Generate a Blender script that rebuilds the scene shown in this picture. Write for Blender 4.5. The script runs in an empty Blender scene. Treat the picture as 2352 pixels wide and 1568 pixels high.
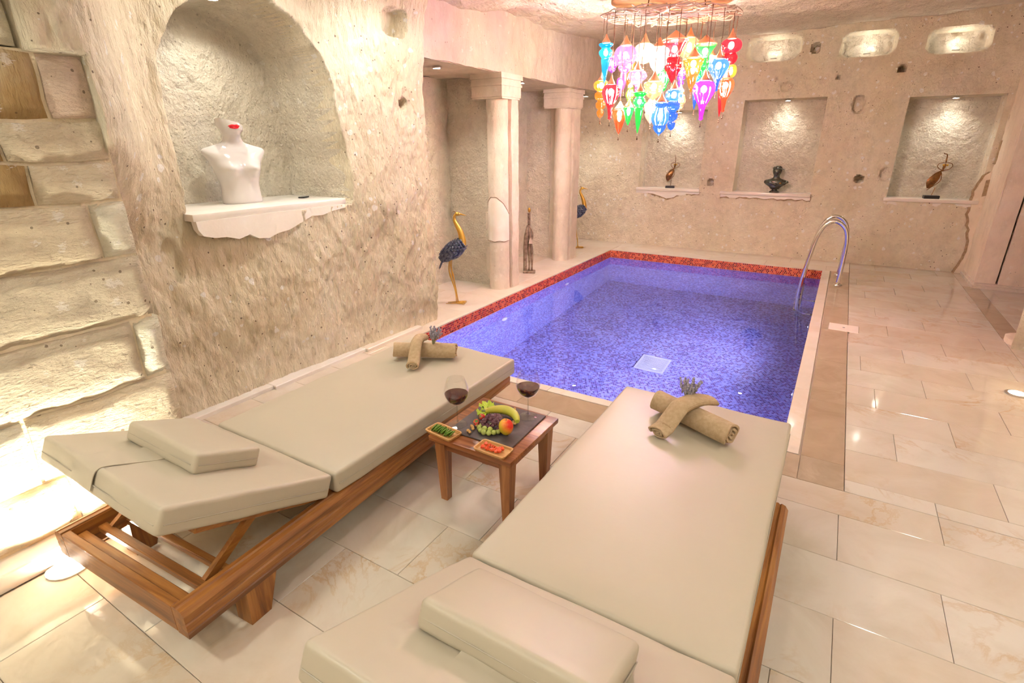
import bpy, bmesh, math, random
import numpy as np
from mathutils import Matrix, Vector
random.seed(7)
RND = np.random.RandomState(11)
PI = math.pi
S = bpy.context.scene
COL = S.collection

# ------------------------------------------------------------------ camera, world, exposure, added ceiling fill lamps
cam = bpy.data.cameras.new('camera'); cam_o = bpy.data.objects.new('camera', cam); COL.objects.link(cam_o)
cam.sensor_width = 36; cam.sensor_fit = 'HORIZONTAL'; cam.lens = 36 * 1204.6 / 2352; cam.clip_start = .02
PITCH, YAW, ROLL = .35959961, .54751306, -.00657877
_f = Vector((-math.sin(YAW) * math.cos(PITCH), math.cos(YAW) * math.cos(PITCH), -math.sin(PITCH)))
_r = Vector((math.cos(YAW), math.sin(YAW), 0)); _u = _r.cross(_f)
_r2 = math.cos(ROLL) * _r + math.sin(ROLL) * _u; _u2 = -math.sin(ROLL) * _r + math.cos(ROLL) * _u
mw = Matrix.Identity(4)
for i in range(3):
    mw[i][0], mw[i][1], mw[i][2] = _r2[i], _u2[i], -_f[i]
mw[2][3] = 1.7
cam_o.matrix_world = mw
S.camera = cam_o
S.view_settings.view_transform = 'Standard'; S.view_settings.look = 'None'
S.view_settings.gamma = 1; S.view_settings.use_curve_mapping = False
S.view_settings.exposure = 1.66
S.cycles.caustics_reflective = False; S.cycles.caustics_refractive = False
S.cycles.max_bounces = 7; S.cycles.diffuse_bounces = 3; S.cycles.glossy_bounces = 3; S.cycles.transmission_bounces = 5; S.cycles.transparent_max_bounces = 8
S.cycles.adaptive_threshold = .13; S.cycles.adaptive_min_samples = 12
S.cycles.sample_clamp_indirect = 6
w = bpy.data.worlds.new('world'); S.world = w; w.use_nodes = True
w.node_tree.nodes['Background'].inputs[0].default_value = (.9, .8, .65, 1); w.node_tree.nodes['Background'].inputs[1].default_value = .0

def lamp_data(kind, loc, energy, color, size=.05, target=None, angle=90, blend=.6, spread=None):
    d = bpy.data.lights.new('lamp_light', kind); d.energy = energy; d.color = color
    if kind == 'AREA':
        d.shape = 'DISK'; d.size = size
        if spread: d.spread = math.radians(spread)
    else:
        d.shadow_soft_size = size
    if kind == 'SPOT':
        d.spot_size = math.radians(angle); d.spot_blend = blend
    o = bpy.data.objects.new('lamp_light', d); COL.objects.link(o); o.location = loc
    if target is not None:
        v = Vector(target) - Vector(loc); o.rotation_euler = v.to_track_quat('-Z', 'Y').to_euler()
    o['kind'] = 'helper'
    return o
WARM = (.97, 1, .94); WARMW = (1, .99, .90)
CEIL_FILLS = [(-2.2, -.6), (-.7, -.8), (.9, -.5), (-2.85, 2.3), (-2.85, 3.4), (1.15, 2.8), (1.15, .9)]  # unseen lamps added to fill the room and wash the walls
for (x, y) in CEIL_FILLS:
    lamp_data('AREA', (x, y, 2.84), 9 if (x < -2 and y < 0) else 4.5, WARM, .24, (x, y, 0), spread=165)

# ------------------------------------------------------------------ mesh helpers
def vadd(*ms):
    V, F, n = [], [], 0
    for (v, f) in ms:
        V += [tuple(p) for p in v]; F += [tuple(i + n for i in q) for q in f]; n = len(V)
    return V, F
def xf(m, M):
    return [tuple(M @ Vector(p)) for p in m[0]], m[1]
def move(m, d):
    return [(p[0] + d[0], p[1] + d[1], p[2] + d[2]) for p in m[0]], m[1]
def box(x0, x1, y0, y1, z0, z1):
    V = [(x0, y0, z0), (x1, y0, z0), (x1, y1, z0), (x0, y1, z0), (x0, y0, z1), (x1, y0, z1), (x1, y1, z1), (x0, y1, z1)]
    return V, [(0, 3, 2, 1), (4, 5, 6, 7), (0, 1, 5, 4), (1, 2, 6, 5), (2, 3, 7, 6), (3, 0, 4, 7)]
def cbox(x0, x1, y0, y1, z0, z1, c=.003):          # box with chamfered top rim
    V = box(x0, x1, y0, y1, z0, z1 - c)[0] + [(x0 + c, y0 + c, z1), (x1 - c, y0 + c, z1), (x1 - c, y1 - c, z1), (x0 + c, y1 - c, z1)]
    F = [(0, 3, 2, 1), (0, 1, 5, 4), (1, 2, 6, 5), (2, 3, 7, 6), (3, 0, 4, 7), (4, 5, 9, 8), (5, 6, 10, 9), (6, 7, 11, 10), (7, 4, 8, 11), (8, 9, 10, 11)]
    return V, F
def from_bm(bm):
    bm.verts.index_update()
    m = [tuple(v.co) for v in bm.verts], [tuple(v.index for v in f.verts) for f in bm.faces]
    bm.free(); return m
def rbox(sx, sy, sz, r, seg=3, cuts=0):            # centred rounded box
    bm = bmesh.new(); bmesh.ops.create_cube(bm, size=1)
    for v in bm.verts: v.co = Vector((v.co.x * sx, v.co.y * sy, v.co.z * sz))
    bmesh.ops.bevel(bm, geom=list(bm.edges), offset=r, segments=seg, profile=.5, affect='EDGES')
    if cuts:
        bmesh.ops.subdivide_edges(bm, edges=[e for e in bm.edges if e.calc_length() > .12], cuts=cuts, use_grid_fill=True)
    return from_bm(bm)
def lathe(prof, n=24, ribs=0, ribamp=0.0):
    V, F = [], []
    for (r, z) in prof:
        for k in range(n):
            a = 2 * PI * k / n; rr = r * (1 + (ribamp * math.cos(ribs * a) if ribs else 0))
            V.append((rr * math.cos(a), rr * math.sin(a), z))
    for i in range(len(prof) - 1):
        for k in range(n):
            a, b = i * n + k, i * n + (k + 1) % n
            F.append((a, b, b + n, a + n))
    F.append(tuple(range(n - 1, -1, -1))); F.append(tuple(range((len(prof) - 1) * n, len(prof) * n)))
    return V, F
def tube(pts, rad, n=8, caps=True, flat=1.0):
    pts = [Vector(p) for p in pts]; N = len(pts)
    rad = rad if isinstance(rad, (list, tuple)) else [rad] * N
    V, F = [], []; up = None
    for i, p in enumerate(pts):
        t = (pts[min(i + 1, N - 1)] - pts[max(i - 1, 0)]).normalized()
        if up is None:
            up = Vector((0, 0, 1)) if abs(t.z) < .9 else Vector((1, 0, 0))
        s = t.cross(up).normalized(); up = s.cross(t).normalized()
        for k in range(n):
            a = 2 * PI * k / n
            V.append(tuple(p + s * (rad[i] * math.cos(a)) + up * (rad[i] * flat * math.sin(a))))
    for i in range(N - 1):
        for k in range(n):
            a, b = i * n + k, i * n + (k + 1) % n
            F.append((a, b, b + n, a + n))
    if caps:
        F.append(tuple(range(n - 1, -1, -1))); F.append(tuple(range((N - 1) * n, N * n)))
    return V, F
def smooth_path(pts, k=6):
    P = [Vector(p) for p in pts]; out = []
    for i in range(len(P) - 1):
        p0, p1, p2, p3 = P[max(i - 1, 0)], P[i], P[i + 1], P[min(i + 2, len(P) - 1)]
        for j in range(k):
            t = j / k
            out.append(.5 * ((2 * p1) + (p2 - p0) * t + (2 * p0 - 5 * p1 + 4 * p2 - p3) * t * t + (3 * p1 - p0 - 3 * p2 + p3) * t ** 3))
    out.append(P[-1]); return out
def ell(c, r, nu=14, nv=8, M=None):
    V = [(0, 0, r[2])]; F = []
    for i in range(1, nv):
        t = PI * i / nv
        for k in range(nu):
            a = 2 * PI * k / nu
            V.append((r[0] * math.sin(t) * math.cos(a), r[1] * math.sin(t) * math.sin(a), r[2] * math.cos(t)))
    V.append((0, 0, -r[2])); last = len(V) - 1
    for k in range(nu): F.append((0, 1 + k, 1 + (k + 1) % nu))
    for i in range(nv - 2):
        for k in range(nu):
            a, b = 1 + i * nu + k, 1 + i * nu + (k + 1) % nu
            F.append((a, a + nu, b + nu, b))
    for k in range(nu): F.append((last, last - nu + (k + 1) % nu, last - nu + k))
    if M is not None: V = [tuple(M @ Vector(p)) for p in V]
    return [(p[0] + c[0], p[1] + c[1], p[2] + c[2]) for p in V], F
def prism(poly, M, h):                              # polygon in local xy, extruded along local z by h
    n = len(poly)
    V = [tuple(M @ Vector((x, y, 0))) for x, y in poly] + [tuple(M @ Vector((x, y, h))) for x, y in poly]
    F = [tuple(range(n - 1, -1, -1)), tuple(range(n, 2 * n))] + [(i, (i + 1) % n, (i + 1) % n + n, i + n) for i in range(n)]
    return V, F
def grid_mesh(P, flip=False):                       # P: (nu, nv, 3) numpy
    nu, nv = P.shape[:2]
    idx = np.arange(nu * nv).reshape(nu, nv)
    a, b, c, d = idx[:-1, :-1].ravel(), idx[1:, :-1].ravel(), idx[1:, 1:].ravel(), idx[:-1, 1:].ravel()
    q = np.stack([a, d, c, b] if flip else [a, b, c, d], 1)
    return P.reshape(-1, 3).tolist(), q.tolist()
def put(name, m, mat, parent=None, smooth=40, loc=None, rot=None):
    me = bpy.data.meshes.new(name); me.from_pydata(m[0], [], m[1]); me.update()
    if smooth:
        me.shade_smooth()
        if smooth < 180: me.set_sharp_from_angle(angle=math.radians(smooth))
    me.materials.append(mat)
    o = bpy.data.objects.new(name, me); COL.objects.link(o)
    if parent: o.parent = parent
    if loc is not None: o.location = loc
    if rot is not None: o.rotation_euler = rot
    return o
def tag(o, label=None, cat=None, group=None, kind=None):
    if label: o['label'] = label
    if cat: o['category'] = cat
    if group: o['group'] = group
    if kind: o['kind'] = kind
    return o
def thing(name, label, cat, loc=(0, 0, 0), rz=0, group=None):
    o = bpy.data.objects.new(name, None); COL.objects.link(o); o.location = loc; o.rotation_euler = (0, 0, rz)
    o.empty_display_size = .05
    return tag(o, label, cat, group)
def struct(name, label=None, m=None, mat=None, smooth=40):
    if m is None:
        o = bpy.data.objects.new(name, None); COL.objects.link(o)
    else:
        o = put(name, m, mat, None, smooth)
    return tag(o, label, None, None, 'structure')
def RX(a): return Matrix.Rotation(a, 4, 'X')
def RY(a): return Matrix.Rotation(a, 4, 'Y')
def RZ(a): return Matrix.Rotation(a, 4, 'Z')
def T(*p): return Matrix.Translation(Vector(p))

# numpy noise
_LAT = {}
def vnoise(x, y, seed=0):
    if seed not in _LAT: _LAT[seed] = np.random.RandomState(seed).rand(256, 256) * 2 - 1
    L = _LAT[seed]; xi = np.floor(x).astype(int); yi = np.floor(y).astype(int); fx = x - xi; fy = y - yi
    fx = fx * fx * (3 - 2 * fx); fy = fy * fy * (3 - 2 * fy)
    g = lambda a, b: L[a % 256, b % 256]
    return (g(xi, yi) * (1 - fx) + g(xi + 1, yi) * fx) * (1 - fy) + (g(xi, yi + 1) * (1 - fx) + g(xi + 1, yi + 1) * fx) * fy
def fbm(x, y, oc=4, seed=0, gain=.5):
    s, a = 0, 1.0
    for o in range(oc):
        s = s + a * vnoise(x * 2 ** o + 17.3 * o, y * 2 ** o + 5.1 * o, seed + o); a *= gain
    return s
def ss(a, b, x):
    t = np.clip((x - a) / (b - a), 0, 1); return t * t * (3 - 2 * t)

# ------------------------------------------------------------------ materials
def newmat(name):
    m = bpy.data.materials.new(name); m.use_nodes = True
    nt = m.node_tree; b = nt.nodes['Principled BSDF']
    return m, nt, b
def N(nt, t, **kw):
    n = nt.nodes.new(t)
    for k, v in kw.items():
        if k in n.inputs: n.inputs[k].default_value = v
        else: setattr(n, k, v)
    return n
def ramp(nt, src, stops):
    r = nt.nodes.new('ShaderNodeValToRGB'); e = r.color_ramp.elements
    while len(e) < len(stops): e.new(.5)
    for i, (p, c) in enumerate(stops):
        e[i].position = p; e[i].color = tuple(c) + ((1,) if len(c) == 3 else ())
    nt.links.new(src, r.inputs[0]); return r.outputs[0]
def mix(nt, fac, a, b, mode='MIX'):
    n = nt.nodes.new('ShaderNodeMix'); n.data_type = 'RGBA'; n.blend_type = mode
    for s, v in ((0, fac), (6, a), (7, b)):
        if hasattr(v, 'links'): nt.links.new(v, n.inputs[s])
        elif s == 0: n.inputs[0].default_value = v
        else: n.inputs[s].default_value = tuple(v) + ((1,) if len(v) == 3 else ())
    return n.outputs[2]
def mathn(nt, op, a, b=None, c=None):
    n = nt.nodes.new('ShaderNodeMath'); n.operation = op
    for i, v in enumerate((a, b, c)):
        if v is None: continue
        if hasattr(v, 'links'): nt.links.new(v, n.inputs[i])
        else: n.inputs[i].default_value = v
    return n.outputs[0]
def coords(nt, scale=(1, 1, 1), out='Object', rot=(0, 0, 0)):
    t = nt.nodes.new('ShaderNodeTexCoord'); mp = nt.nodes.new('ShaderNodeMapping')
    mp.inputs['Scale'].default_value = scale; mp.inputs['Rotation'].default_value = rot
    nt.links.new(t.outputs[out], mp.inputs[0]); return mp.outputs[0]
def noise(nt, vec, scale, detail=4, rough=.5, dist=0):
    n = N(nt, 'ShaderNodeTexNoise', Scale=scale, Detail=detail, Roughness=rough, Distortion=dist)
    nt.links.new(vec, n.inputs['Vector']); return n.outputs[0]
def bump(nt, b, h, strength, dist):
    n = N(nt, 'ShaderNodeBump', Strength=strength, Distance=dist); nt.links.new(h, n.inputs['Height'])
    nt.links.new(n.outputs[0], b.inputs['Normal'])
def simple(name, col, rough=.5, metal=0, spec=.5, bumps=None, vary=None):
    m, nt, b = newmat(name)
    b.inputs['Base Color'].default_value = tuple(col) + (1,); b.inputs['Roughness'].default_value = rough
    b.inputs['Metallic'].default_value = metal; b.inputs['Specular IOR Level'].default_value = spec
    v = coords(nt)
    if vary:
        c2, sc = vary; n = noise(nt, v, sc, 4)
        nt.links.new(ramp(nt, n, [(.35, col), (.65, c2)]), b.inputs['Base Color'])
    if bumps: bump(nt, b, noise(nt, v, bumps[0], 4), bumps[1], bumps[2])
    return m
def rock(name, c1, c2, c3, stretch=(1, 1, 1), bs=28, bst=.8, bd=.03, white=.5, dark=.6, rough=.9, wcol=(.93, .88, .80)):
    m, nt, b = newmat(name); b.inputs['Roughness'].default_value = rough; b.inputs['Specular IOR Level'].default_value = .2
    v = coords(nt); vs = coords(nt, stretch)
    big = noise(nt, v, 1.3, 5, .6); mid = noise(nt, vs, 9, 6, .65)
    col = ramp(nt, big, [(.30, c1), (.52, c2), (.72, c3)])
    col = mix(nt, mathn(nt, 'MULTIPLY', ramp(nt, mid, [(.45, (0, 0, 0)), (.7, (1, 1, 1))]), .45), col, tuple(x * .76 for x in c1))
    vo = N(nt, 'ShaderNodeTexVoronoi', Scale=17.0); nt.links.new(mix(nt, .06, v, N(nt, 'ShaderNodeTexNoise', Scale=30.0).outputs[1]), vo.inputs['Vector'])
    sep = nt.nodes.new('ShaderNodeSeparateColor'); nt.links.new(vo.outputs['Color'], sep.inputs[0])
    thr = mathn(nt, 'MULTIPLY', mathn(nt, 'POWER', sep.outputs[0], 5.0), .42)
    f = mathn(nt, 'MULTIPLY', mathn(nt, 'LESS_THAN', vo.outputs['Distance'], thr), white)
    col = mix(nt, f, col, wcol)
    vo2 = N(nt, 'ShaderNodeTexVoronoi', Scale=42.0); nt.links.new(v, vo2.inputs['Vector'])
    sep2 = nt.nodes.new('ShaderNodeSeparateColor'); nt.links.new(vo2.outputs['Color'], sep2.inputs[0])
    f2 = mathn(nt, 'MULTIPLY', mathn(nt, 'LESS_THAN', vo2.outputs['Distance'], mathn(nt, 'MULTIPLY', mathn(nt, 'POWER', sep2.outputs[1], 14.0), .33)), dark)
    col = mix(nt, f2, col, (.16, .10, .055))
    nt.links.new(col, b.inputs['Base Color'])
    h = mathn(nt, 'ADD', noise(nt, vs, bs, 7, .62), mathn(nt, 'MULTIPLY', noise(nt, vs, bs * .35, 3, .5), 1.2))
    bump(nt, b, h, bst, bd)
    return m
def wood(name, axis, c1=(.42, .18, .04), c2=(.27, .098, .020), c3=(.10, .034, .009), rough=.38, sc=1.0):
    m, nt, b = newmat(name); b.inputs['Roughness'].default_value = rough
    s = [14 * sc, 14 * sc, 14 * sc]; s[axis] = .9 * sc
    v = coords(nt, s); oi = nt.nodes.new('ShaderNodeObjectInfo')
    vm = nt.nodes.new('ShaderNodeVectorMath'); vm.operation = 'ADD'; nt.links.new(v, vm.inputs[0])
    nt.links.new(mathn(nt, 'MULTIPLY', oi.outputs['Random'], 40), vm.inputs[1])
    n = noise(nt, vm.outputs[0], 2.2, 6, .6, .6)
    n2 = noise(nt, vm.outputs[0], .7, 3, .5, .3)
    col = ramp(nt, n, [(.34, c3), (.48, c2), (.62, c1)])
    col = mix(nt, mathn(nt, 'MULTIPLY', n2, .5), col, c2)
    nt.links.new(col, b.inputs['Base Color']); bump(nt, b, n, .25, .004)
    return m
def marble(name, c1, c2, vein, rough=.16, veinf=.5, sc=1.0):
    m, nt, b = newmat(name); b.inputs['Roughness'].default_value = rough
    v = coords(nt, (sc, sc, sc)); oi = nt.nodes.new('ShaderNodeObjectInfo')
    vm = nt.nodes.new('ShaderNodeVectorMath'); vm.operation = 'ADD'; nt.links.new(v, vm.inputs[0])
    nt.links.new(mathn(nt, 'MULTIPLY', oi.outputs['Random'], 60), vm.inputs[1])
    n = noise(nt, vm.outputs[0], 2.4, 7, .6, .9)
    col = ramp(nt, n, [(.3, c1), (.6, c2)])
    n2 = noise(nt, vm.outputs[0], 1.6, 8, .62, 2.2)
    line = mathn(nt, 'SUBTRACT', 1.0, mathn(nt, 'MULTIPLY', mathn(nt, 'ABSOLUTE', mathn(nt, 'SUBTRACT', n2, .5)), 26.0))
    line = mathn(nt, 'MAXIMUM', line, 0.0)
    n3 = noise(nt, vm.outputs[0], 2.0, 3); gate = ramp(nt, n3, [(.5, (0, 0, 0)), (.68, (1, 1, 1))])
    blot = ramp(nt, noise(nt, vm.outputs[0], 4.5, 5, .6, .5), [(.64, (0, 0, 0)), (.8, (1, 1, 1))])
    f = mathn(nt, 'MULTIPLY', mathn(nt, 'MAXIMUM', mathn(nt, 'MULTIPLY', line, gate), mathn(nt, 'MULTIPLY', blot, .55)), veinf)
    col = mix(nt, f, col, vein)
    col = mix(nt, mathn(nt, 'MULTIPLY', oi.outputs['Random'], .34), col, (c1[0] * 1.0, c1[1] * .82, c1[2] * .62))
    nt.links.new(col, b.inputs['Base Color'])
    return m
def emis(name, col, strength):
    m, nt, b = newmat(name); nt.nodes.remove(b)
    e = N(nt, 'ShaderNodeEmission', Color=tuple(col) + (1,), Strength=strength)
    nt.links.new(e.outputs[0], nt.nodes['Material Output'].inputs[0]); return m
def mosaic(name, stops, mortar, rough=.12, size=.025):
    m, nt, b = newmat(name); b.inputs['Roughness'].default_value = rough
    v = coords(nt, (1, 1, 1), 'UV')
    br = N(nt, 'ShaderNodeTexBrick', **{'Color1': (0, 0, 0, 1), 'Color2': (1, 1, 1, 1), 'Mortar': (.5, .5, .5, 1), 'Scale': 1.0,
           'Mortar Size': .0019, 'Mortar Smooth': .1, 'Bias': 0.0, 'Brick Width': size, 'Row Height': size * .88})
    br.offset = .5; br.squash = 1; nt.links.new(v, br.inputs[0])
    cl = noise(nt, v, 2.2, 3); cl2 = mathn(nt, 'ADD', br.outputs[0], mathn(nt, 'MULTIPLY', mathn(nt, 'SUBTRACT', cl, .5), .7))
    col = ramp(nt, cl2, stops)
    nt.links.new(mix(nt, br.outputs['Fac'], col, mortar), b.inputs['Base Color'])
    bump(nt, b, mathn(nt, 'SUBTRACT', 1.0, br.outputs['Fac']), .4, .002)
    return m

M_rockL = rock('rock_carved_wall', (.75, .63, .43), (.86, .75, .55), (.90, .815, .645), (1, 1, .36), 46, 1.0, .030, .85, .8)
M_rockB = rock('rock_back_wall', (.77, .65, .47), (.86, .75, .57), (.90, .81, .65), (1, 1, .8), 52, 1.0, .020, .95, .85)
M_niche = rock('rock_niche_chiselled', (.72, .62, .48), (.80, .71, .56), (.84, .77, .63), (1, 1, .9), 50, 1.0, .030, .35, .4)
M_ceil = rock('rock_ceiling', (.74, .63, .49), (.80, .70, .56), (.85, .76, .63), (1, .6, 1), 24, 1.0, .035, .2, .35)
M_pale = rock('dressed_pale_stone', (.66, .55, .43), (.72, .62, .50), (.78, .69, .57), (1, 1, .7), 34, .45, .012, .2, .3)
M_lint = rock('lintel_stone', (.56, .47, .36), (.62, .53, .42), (.68, .60, .49), (1, 1, .6), 40, .5, .014, .2, .4)
M_block = [rock('masonry_stone_' + k, *c, stretch=st, bs=60, bst=1.0, bd=.022, white=.5, dark=.7) for k, c, st in (
    ('tan', ((.66, .53, .34), (.78, .66, .47), (.85, .75, .57)), (1, .6, 1.4)),
    ('grey', ((.62, .52, .36), (.74, .64, .47), (.83, .74, .58)), (1, .7, 1.4)),
    ('brown', ((.30, .17, .05), (.55, .38, .17), (.78, .66, .44)), (1, 1.6, .35)),
    ('pink', ((.70, .50, .36), (.78, .60, .46), (.82, .68, .54)), (1, .6, 1.4)),
    ('cream', ((.80, .72, .52), (.86, .80, .62), (.9, .85, .70)), (1, .6, 1.4)))]
M_mortar = simple('lime_mortar', (.74, .62, .42), .95, bumps=(30, .8, .02), vary=((.80, .70, .52), 6))
M_plaster = simple('white_plaster_patch', (.84, .76, .66), .8, bumps=(18, .3, .01), vary=((.88, .82, .74), 5))
M_tile = marble('cream_marble_tile', (.525, .455, .36), (.625, .57, .48), (.46, .27, .10), .08, .6)
M_slab = marble('pale_marble_slab', (.66, .58, .48), (.74, .67, .58), (.60, .42, .24), .08, .35)
M_border = marble('brown_marble_border', (.36, .27, .18), (.46, .35, .245), (.58, .46, .34), .08, .4, 1.6)
M_shelf = marble('white_marble_shelf', (.76, .70, .62), (.82, .77, .71), (.62, .55, .46), .25, .2)
M_grout = simple('floor_grout', (.56, .46, .35), .9)
M_poolf = mosaic('blue_purple_mosaic', [(.0, (.06, .04, .24)), (.28, (.24, .11, .40)), (.5, (.24, .26, .66)), (.75, (.40, .40, .82)), (1, (.56, .56, .92))], (.60, .56, .80))
M_poolw = mosaic('blue_mosaic_wall', [(.0, (.10, .09, .42)), (.3, (.25, .16, .52)), (.55, (.20, .26, .72)), (.8, (.36, .40, .86)), (1, (.54, .56, .95))], (.58, .57, .85))
M_cream = simple('cream_leatherette', (.470, .408, .305), .42, spec=.4, bumps=(6, .12, .02))
M_seam = simple('cream_seam', (.40, .35, .27), .6)
M_towel = simple('beige_terry_towel', (.50, .36, .215), .95, spec=.1, bumps=(420, .9, .004), vary=((.58, .43, .27), 60))
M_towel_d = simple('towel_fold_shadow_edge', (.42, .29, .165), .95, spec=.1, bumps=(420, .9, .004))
M_chrome = simple('polished_steel', (.78, .76, .72), .08, 1)
M_steel = simple('brushed_steel', (.62, .60, .56), .3, 1)
M_woody, M_woodx, M_woodz = wood('iroko_lengthwise', 1), wood('iroko_crosswise', 0), wood('iroko_upright', 2)
TW = dict(c1=(.42, .16, .05), c2=(.26, .085, .028), c3=(.10, .028, .010), rough=.3)
M_tw_x, M_tw_z = wood('table_wood_crosswise', 0, **TW), wood('table_wood_upright', 2, c1=(.46, .20, .07), c2=(.30, .11, .035), c3=(.13, .04, .014), rough=.35)
M_traywood = wood('tray_olive_wood', 0, c1=(.72, .42, .16), c2=(.58, .29, .09), c3=(.40, .17, .05), rough=.45, sc=3)
M_slate = simple('black_slate', (.060, .045, .045), .38, bumps=(30, .4, .004), vary=((.10, .078, .078), 12))
M_gold = simple('gilded_metal', (.70, .42, .08), .35, .85, bumps=(60, .3, .004))
M_blue = simple('blue_enamel_feather', (.03, .04, .10), .32, .55, vary=((.20, .22, .27), 34))
M_black = simple('black_plastic', (.02, .02, .022), .3)
M_white_gl = simple('glossy_white_fibreglass', (.62, .57, .53), .12, spec=.6)
M_lips = simple('red_lacquer', (.70, .012, .02), .15)
M_bronze = simple('patinated_bronze', (.07, .055, .04), .35, .8, bumps=(40, .5, .006), vary=((.16, .19, .15), 20))
M_rust = simple('rusty_copper', (.34, .16, .05), .35, .8, vary=((.18, .09, .035), 30))
M_figure = simple('weathered_figure_wood', (.17, .115, .07), .6, bumps=(50, .5, .006), vary=((.36, .28, .19), 26))
M_copper = simple('copper_cap', (.72, .36, .20), .3, .9)
M_wire = simple('dark_twisted_wire', (.16, .085, .045), .5, .6)
M_rackw = simple('rack_wicker_wire', (.46, .34, .24), .6)
M_plate = wood('ceiling_plate_wood', 0, c1=(.62, .34, .13), c2=(.48, .23, .08), c3=(.30, .13, .04), rough=.5, sc=.5)
M_spot = emis('lamp_lens_warm', (1, .93, .80), 22)
M_spotp = emis('pool_lamp_lens', (.75, .85, 1), 30)
M_white_pl = simple('white_plastic', (.85, .83, .80), .35)

# ------------------------------------------------------------------ floor
PX0, PX1, PY0, PY1 = -3.21, -.035, 3.19, 8.54
floor = struct('floor', 'cream marble tiled floor around the pool', vadd(
    box(-4.3, PX0, -1.6, 9.35, -.14, -.012), box(PX1, 3.3, -1.6, 9.35, -.14, -.012),
    box(PX0, PX1, -1.6, PY0, -.14, -.012), box(PX0, PX1, PY1, 9.35, -.14, -.012)), M_grout, 0)
def tile_piece(name, x0, x1, y0, y1, mat, g=.0009, z=0):
    if x1 - x0 < .03 or y1 - y0 < .03: return
    cx, cy = (x0 + x1) / 2, (y0 + y1) / 2
    put(name, cbox(x0 - cx + g, x1 - cx - g, y0 - cy + g, y1 - cy - g, -.012, random.uniform(-.0004, .0004), .0016), mat, floor, 0, (cx, cy, z))
def tiles(x0, x1, y0, y1, mat, name='floor_tile', pitch=.3483, yoff=1.917, joints={}, L=.70):
    k0 = math.floor((y0 - yoff) / pitch)
    for k in range(k0, int((y1 - yoff) / pitch) + 2):
        a, b = max(y0, yoff + k * pitch), min(y1, yoff + (k + 1) * pitch)
        if b - a < .03: continue
        o = joints.get(k, (k * .31) % L); n = math.floor((x0 - o) / L)
        while o + n * L < x1:
            tile_piece(name, max(x0, o + n * L), min(x1, o + (n + 1) * L), a, b, mat); n += 1
J = {-1: .26, 0: .626, 1: .265, 2: .677, 3: .96}
tiles(.287, 1.50, 2.842, 9.31, M_tile, joints=J)
tiles(-2.62, 1.50, -1.58, 2.84, M_tile, joints=J)
tiles(1.66, 3.1, 5.9, 9.2, M_tile)
tile_piece('threshold_strip', 1.50, 1.66, 6.2, 7.3, M_border); tile_piece('threshold_strip', 1.50, 1.66, 7.3, 8.4, M_border)
tile_piece('floor_tile', 1.50, 1.66, -1.58, 6.2, M_tile); tile_piece('floor_tile', 1.50, 1.66, 8.4, 9.31, M_tile)
tiles(-3.40, -2.62, 1.2, 3.19, M_slab, joints={})
tiles(-4.26, PX0 - .0, 3.19, 9.3, M_slab, pitch=.62, L=1.05)
tiles(PX0, PX1 + .32, PY1, 9.31, M_slab, pitch=.36, yoff=PY1, L=.8)
# border and coping pieces
ys = [2.84, 3.11, 3.95, 4.8, 5.69, 6.6, 7.5, 8.54]
for a, b in zip(ys[:-1], ys[1:]): tile_piece('border_slab', .066, .285, a, b, M_border)
xs = [-3.20, -2.5, -1.7, -.9, -.2, .066]
for a, b in zip(xs[:-1], xs[1:]): tile_piece('border_slab', a, b, 2.84, 3.10, M_border)
ys = [3.19, 4.1, 5.0, 5.9, 6.8, 7.7, 8.54]
for a, b in zip(ys[:-1], ys[1:]): tile_piece('coping_slab', PX1 - .006, .056, a, b, M_slab)
xs = [-3.20, -2.4, -1.6, -.8, .056]
for a, b in zip(xs[:-1], xs[1:]): tile_piece('coping_slab', a, b, 3.11, 3.196, M_slab)

# ------------------------------------------------------------------ pool
ZW, ZB = -.13, -1.7
pool = struct('pool_basin', 'sunken rectangular pool lined with blue mosaic and a red tile band')
def uvquad(name, p0, du, dv, mat, parent):
    p0, du, dv = Vector(p0), Vector(du), Vector(dv)
    o = put(name, ([tuple(p0), tuple(p0 + du), tuple(p0 + du + dv), tuple(p0 + dv)], [(0, 1, 2, 3)]), mat, parent, 0)
    uv = o.data.uv_layers.new(name='UVMap'); a, b = du.length, dv.length
    for i, c in enumerate(((0, 0), (a, 0), (a, b), (0, b))): uv.data[i].uv = c
    return o
W_, H_ = PX1 - PX0, PY1 - PY0
uvquad('pool_floor', (PX0, PY0, ZB), (W_, 0, 0), (0, H_, 0), M_poolf, pool)
uvquad('pool_wall', (PX0, PY1, ZB), (0, -H_, 0), (0, 0, -ZB - .012), M_poolw, pool)
uvquad('pool_wall', (PX1, PY0, ZB), (0, H_, 0), (0, 0, -ZB - .012), M_poolw, pool)
uvquad('pool_wall', (PX1, PY1, ZB), (-W_, 0, 0), (0, 0, -ZB - .012), M_poolw, pool)
uvquad('pool_wall', (PX0, PY0, ZB), (W_, 0, 0), (0, 0, -ZB - .012), M_poolw, pool)
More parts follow.
